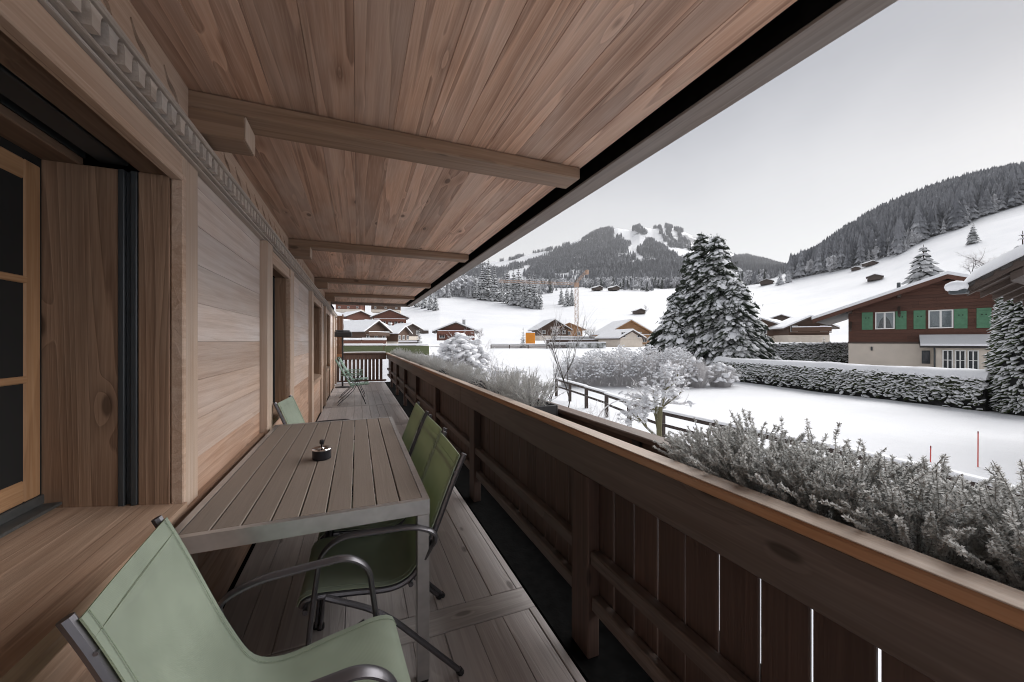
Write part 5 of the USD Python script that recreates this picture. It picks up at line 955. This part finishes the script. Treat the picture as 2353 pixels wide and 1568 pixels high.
obj('body', cbox(-0.95, 0.85, -1, 1, -0.6, 1.5, 0.04), 'container_orange', t); obj('ribs', cat([cbox(-0.85 + 0.28 * k, -0.74 + 0.28 * k, -1.03, -1.0005, -0.5, 1.4, 0.01) for k in range(6)]), 'container_orange', t); obj('snow', cbox(-0.95, 0.85, -1, 1, 1.502, 1.7, 0.08), 'snow', t)
p, d = at_R(1325, 140); t = thing('tower_crane', 'orange lattice tower crane rising above the road side chalets', 'crane', p, -THETA + 0.25); H = 20.5
def lattice(L, w, n, r=0.07):
    P = [];
    for sx in (-1, 1):
        for sy in (-1, 1): P.append(((sx * w, sy * w, 0), (sx * w, sy * w, L)))
    for k in range(n):
        z0, z1 = L * k / n, L * (k + 1) / n; s = 1 if k % 2 else -1
        P += [((s * w, -w, z0), (-s * w, -w, z1)), ((s * w, w, z0), (-s * w, w, z1)), ((-w, s * w, z0), (-w, -s * w, z1)), ((w, s * w, z0), (w, -s * w, z1))]
    P = np.array(P, float); return prisms(P[:, 0], P[:, 1], r, r)
obj('mast', lattice(H - 1, 0.55, 15, 0.06), 'crane_orange', t); obj('slewing_cab', cbox(-0.7, 0.7, -0.7, 0.7, H - 0.8, H + 0.8, 0.1), 'crane_orange', t)
jib = xf(lattice(29, 0.35, 22, 0.04), roty(-math.pi / 2), (0, 0, H + 0.3)); obj('jib', jib, 'crane_orange', t); obj('counter_jib', xf(lattice(6.0, 0.35, 5, 0.05), roty(0.75), (0, 0, H + 1)), 'crane_orange', t)
obj('counterweight', cbox(3.6, 4.6, -0.6, 0.6, H + 4.0, H + 5.6, 0.1), 'crane_orange', t)

# ---- single trees on the slopes
tg = 'snowy spruces in the clump on the meadow'
def conifer(name, label, u, v, hpx, wr, seed, mat='conifer_far', group=None, R=None, whorls=19, nb=8, cat_='spruce'):
    p, d = at_R(u, R) if R else on_ground(u, v); h = hpx * d / F
    t = thing(name, label, cat_, p, seed * 1.3, group); cr, tr = mid_spruce(h, h * wr, seed, whorls, nb); obj('crown', cr, mat, t); obj('trunk', tr, 'dark_timber', t); return t
cl = [(1068, 668, 52), (1092, 686, 60), (1108, 690, 92), (1122, 690, 100), (1136, 693, 82), (1152, 694, 66), (1166, 698, 84), (1180, 702, 88), (1192, 703, 96), (1204, 706, 72), (1216, 708, 86), (1228, 710, 84), (1240, 711, 62)]
for k, (u, v, hp) in enumerate(cl): conifer('meadow_spruce', f'{ORD[k]} from the left in the line of snowy spruces above the meadow', u, v, hp, 0.17, 100 + k, group=tg)
for k, (u, v, hp) in enumerate([(945, 702, 62), (960, 706, 58), (975, 709, 56), (990, 712, 52), (1001, 714, 46)]): conifer('meadow_spruce', f'{ORD[k]} from the left in the dark spruce clump at the balcony roof corner', u, v, hp, 0.2, 130 + k, 'conifer_far', 'dark spruces at the roof corner')
for k, (u, v, hp) in enumerate([(1290, 700, 44), (1303, 704, 52), (1314, 703, 46)]): conifer('meadow_spruce', f'{("left", "middle", "right")[k]} of three spruces behind the crane mast', u, v, hp, 0.2, 140 + k, group='spruces behind the crane')
conifer('garden_spruce', 'slender young spruce left of the orange container', 1202, 0, 48, 0.2, 150, R=68, whorls=11)
conifer('garden_spruce', 'young snowy spruce right of the village chalets', 964, 0, 44, 0.24, 151, R=70, whorls=11)
conifer('garden_spruce', 'small snowy spruce in front of the dark chalets beside the house', 1893, 0, 34, 0.34, 152, R=60, whorls=9)
conifer('slope_spruce', 'broad layered cedar-like spruce above the big chalet roof', 2122, 0, 238, 0.36, 153, R=120, whorls=26, nb=12)
conifer('slope_spruce', 'upright frosted spruce at the wood edge high on the right slope', 2236, 560, 48, 0.26, 154)
conifer('slope_spruce', 'dark spruce cut by the right edge above the near roof', 2350, 0, 285, 0.15, 155, R=62, whorls=22)
conifer('slope_spruce', 'pale frosted spruce at the valley notch', 1792, 655, 36, 0.26, 156, 'forest_frost'); conifer('slope_spruce', 'second spruce at the valley notch beside the barn', 1812, 650, 30, 0.26, 157, 'forest_frost')
def roundtree(label, u, v, hpx, seed, R=None, mat='frost_twig', sp=0.55):
    p, d = at_R(u, R) if R else on_ground(u, v); h = hpx * d / F; t = thing('bare_tree', label, 'tree', p)
    a, b = bare_tree(h, seed, sp, 4, h * 0.014, 0.4, 5); obj('trunk', a, 'bark_twig', t); obj('twigs', b, mat, t, kind='stuff')
roundtree('round frosted bare tree on the meadow left of the honey chalet', 1356, 0, 60, 201, R=100); roundtree('small bare tree beside the lone meadow barn', 1484, 0, 22, 202, R=240)
roundtree('frosted birch left of the others above the near roof', 2232, 655, 88, 203, None, 'frost_twig', 0.7); roundtree('drooping frosted birch in the middle above the near roof', 2272, 655, 92, 204, None, 'frost_twig', 0.7); roundtree('frosted birch right of the others above the near roof', 2310, 655, 84, 205, None, 'frost_twig', 0.7)
roundtree('frosted bare tree right of the red chalet with two chimneys', 1100, 0, 48, 206, R=66); roundtree('frosted bare tree in front of the half-hidden chalet', 1272, 0, 52, 207, R=80)

# ---- the woods: masses nobody could count
def tier_tree(seed, tiers=5, pts=7):
    r = np.random.default_rng(seed); vs, fs = [], []; at = 0
    for k in range(tiers):
        z0, z1 = k / tiers * 0.82 + 0.06, min(1, k / tiers * 0.82 + 0.40); R0 = 0.17 * (1 - k / tiers) ** 0.8 + 0.02; a = np.arange(2 * pts) * np.pi / pts + r.uniform(0, 1); rr = np.where(np.arange(2 * pts) % 2, 0.62, 1.0) * R0 * r.uniform(0.85, 1.15, 2 * pts)
        v = np.vstack([np.stack([rr * np.cos(a), rr * np.sin(a), z0 + 0.05 * (np.arange(2 * pts) % 2) + r.normal(0, 0.012, 2 * pts)], 1), [(0, 0, z1)]]); n = 2 * pts; j = np.arange(n); vs.append(v); fs.append(np.stack([j, (j + 1) % n, np.full(n, n)], 1) + at); at += n + 1
    return np.vstack(vs), np.vstack(fs)
def round_frost(seed):
    r = np.random.default_rng(seed); v, f = tmv(trimesh.creation.icosphere(2)); v = v * (0.42 + 0.8 * r.random((len(v), 1))) * [0.28, 0.28, 0.46] + [0, 0, 0.55]; return v, f
def forest(name, label, pos, hts, protos_, seed):
    r = np.random.default_rng(seed); pi = UsdGeom.PointInstancer.Define(stage, numbered('/World', name)); tag(pi.GetPrim(), label, 'forest', None, 'stuff'); path = str(pi.GetPath()); targets = []
    for k, (m, mat) in enumerate(protos_):
        usdkit.mesh(stage, f'{path}/tree_{k:03d}', m, '/World/Looks/' + mat); targets.append(Sdf.Path(f'{path}/tree_{k:03d}'))
    pi.CreatePrototypesRel().SetTargets(targets); N = len(pos)
    pi.CreatePositionsAttr(Vt.Vec3fArray.FromNumpy(np.asarray(pos, np.float32))); pi.CreateProtoIndicesAttr(Vt.IntArray.FromNumpy(r.integers(0, len(targets), N).astype(np.int32)))
    w = r.uniform(0.85, 1.25, N); pi.CreateScalesAttr(Vt.Vec3fArray.FromNumpy(np.stack([hts * w, hts * w, hts], 1).astype(np.float32)))
    a = r.uniform(0, 2 * np.pi, N) / 2; q = np.zeros((N, 4), np.float16); q[:, 2], q[:, 3] = np.sin(a), np.cos(a); pi.CreateOrientationsAttr(Vt.QuathArray.FromNumpy(q))
def pts_where(rng, n, u0, u1, r0, r1, inside):
    u = rng.uniform(u0, u1, n); a = np.arctan((u - CX) / F) + THETA; R = np.sqrt(rng.uniform(r0 ** 2, r1 ** 2, n)); z = terrain(a, R); v = CY - (z - HC) * F / (R * np.cos(a - THETA))
    k = inside(u, v, R, a); return np.stack([R * np.sin(a), R * np.cos(a), z - 0.5], 1)[k], R[k]
rg = np.random.default_rng(99)
def inpoly(polys, u, v):
    out = np.zeros(len(u), bool)
    for p in polys: out |= shapely.contains_xy(Polygon(p).buffer(0), u, v)
    return out
ridge_m = [(1060, 600), (1147, 590), (1214, 576), (1288, 554), (1330, 538), (1342, 552), (1288, 575), (1254, 595), (1187, 612), (1137, 624), (1060, 622)]
clear_m = [[(1150, 627), (1222, 608), (1228, 622), (1197, 631), (1230, 648), (1152, 645)], [(1321, 618), (1348, 625), (1340, 632), (1322, 630)], [(1248, 638), (1281, 645), (1275, 654)], [(1380, 640), (1420, 645), (1400, 652)],
           [(1402, 520), (1445, 516), (1471, 547), (1496, 579), (1512, 624), (1490, 610), (1452, 588), (1425, 560)], [(1455, 512), (1507, 518), (1600, 540), (1720, 590), (1650, 604), (1592, 604), (1562, 596), (1509, 562)]]
dark_m = [[(1462, 575), (1488, 565), (1506, 614), (1488, 608)], [(1503, 520), (1512, 524), (1552, 566), (1541, 567)], [(1524, 520), (1534, 522), (1568, 572), (1558, 566)], [(1552, 528), (1560, 532), (1588, 580), (1578, 576)], [(1425, 545), (1434, 545), (1446, 570), (1436, 566)]]
def mount(u, v, R, a):
    x, y = R * np.sin(a), R * np.cos(a); nz = meshkit.fbm(np.stack([x / 160, y / 160, 0 * x], -1), 3, 21)
    fine = meshkit.noise(np.stack([x / 45, y / 45, 0 * x], -1), 77); q = np.stack([x / 75, y / 75, 0 * x], -1); u = u + (meshkit.fbm(q, 3, 5) - 0.5) * 34; v = v + (meshkit.fbm(q, 3, 6) - 0.5) * 16
    return ((~inpoly(clear_m, u, v)) | inpoly(dark_m, u, v)) & ((~inpoly([ridge_m], u, v)) | (fine > 0.8)) & (v < 668) & (nz > 0.30) & (fine > 0.12) & (u > 960) & (u < 1850)
P1_, R1_ = pts_where(rg, 52000, 960, 1850, 1150, 2550, mount)
forest('mountain_forest', 'dark snowy conifer forest covering the far mountain', P1_, rg.uniform(15, 27, len(P1_)), [(tier_tree(1, 4, 5), 'forest_deep'), (tier_tree(2, 4, 5), 'forest_deep'), (tier_tree(12, 4, 5), 'forest_far')], 1)
def wedge(u, v, R, a):
    x, y = R * np.sin(a), R * np.cos(a); rm = np.interp(u, [1700, 2100], [RM, 330.0]); nz = meshkit.fbm(np.stack([x / 60, y / 60, 0 * x], -1), 3, 31)
    low = np.interp(u, [1815, 1900, 1990, 2060, 2130, 2200, 2240, 2353], [648, 632, 604, 588, 548, 528, 505, 470])
    return (v < low + 6 * (nz - 0.5)) & (R > rm * 0.95) & (u > 1815) & ~inpoly([[(2338, 415), (2420, 390), (2420, 500), (2345, 475)]], u, v) & (nz > 0.27)
P2_, R2_ = pts_where(rg, 9500, 1800, 2480, 300, 900, wedge)
fr_ = rg.random(len(P2_)) < np.clip(0.95 - (R2_ - 320) / 110, 0.06, 0.7)
forest('hillside_forest', 'dense snow-dusted spruce forest on the right hill', P2_[~fr_], rg.uniform(13, 24, (~fr_).sum()), [(tier_tree(3), 'forest_far'), (tier_tree(4), 'forest_far'), (tier_tree(5, 6, 6), 'forest_deep')], 2)
forest('frosted_wood_edge', 'pale frosted trees along the lower edge of the right forest', P2_[fr_], rg.uniform(6, 13, fr_.sum()), [(round_frost(1), 'forest_frost'), (tier_tree(6), 'forest_frost'), (tier_tree(16, 4, 6), 'forest_frost'), (round_frost(2), 'forest_frost')], 3)
def bandf(u, v, R, a):
    x, y = R * np.sin(a), R * np.cos(a); nz = meshkit.fbm(np.stack([x / 70, y / 70, 0 * x], -1), 3, 41); return (nz > 0.40) & (u > 930) & (u < 1760)
P3_, R3_ = pts_where(rg, 2600, 930, 1760, 440, 720, bandf)
forest('meadow_edge_wood', 'mixed grey wood along the upper edge of the meadow', P3_, rg.uniform(8, 17, len(P3_)), [(round_frost(3), 'forest_frost'), (tier_tree(7), 'conifer_far'), (tier_tree(8), 'forest_far')], 4)
def hedgeband(u, v, R, a): return (u > 1000) & (u < 1105)
P4_, R4_ = pts_where(rg, 90, 1000, 1115, 345, 440, hedgeband)
forest('frosted_grove', 'frosted leafless grove left of the meadow spruces', P4_, rg.uniform(11, 20, len(P4_)), [(round_frost(5), 'forest_frost'), (tier_tree(9), 'forest_frost')], 5)

# ---- the valley's thin winter air
usdkit.material(stage, '/World/Looks/valley_air', {'v': ('principled_volume', {'color': (0.95, 0.95, 0.96), 'density': 0.00007, 'anisotropy': 0.2})}, [], volume='v.volume')
obj('haze', bx(-4300, 4300, -4300, 4300, ZG - 1.2, 775), 'valley_air', kind='stuff')
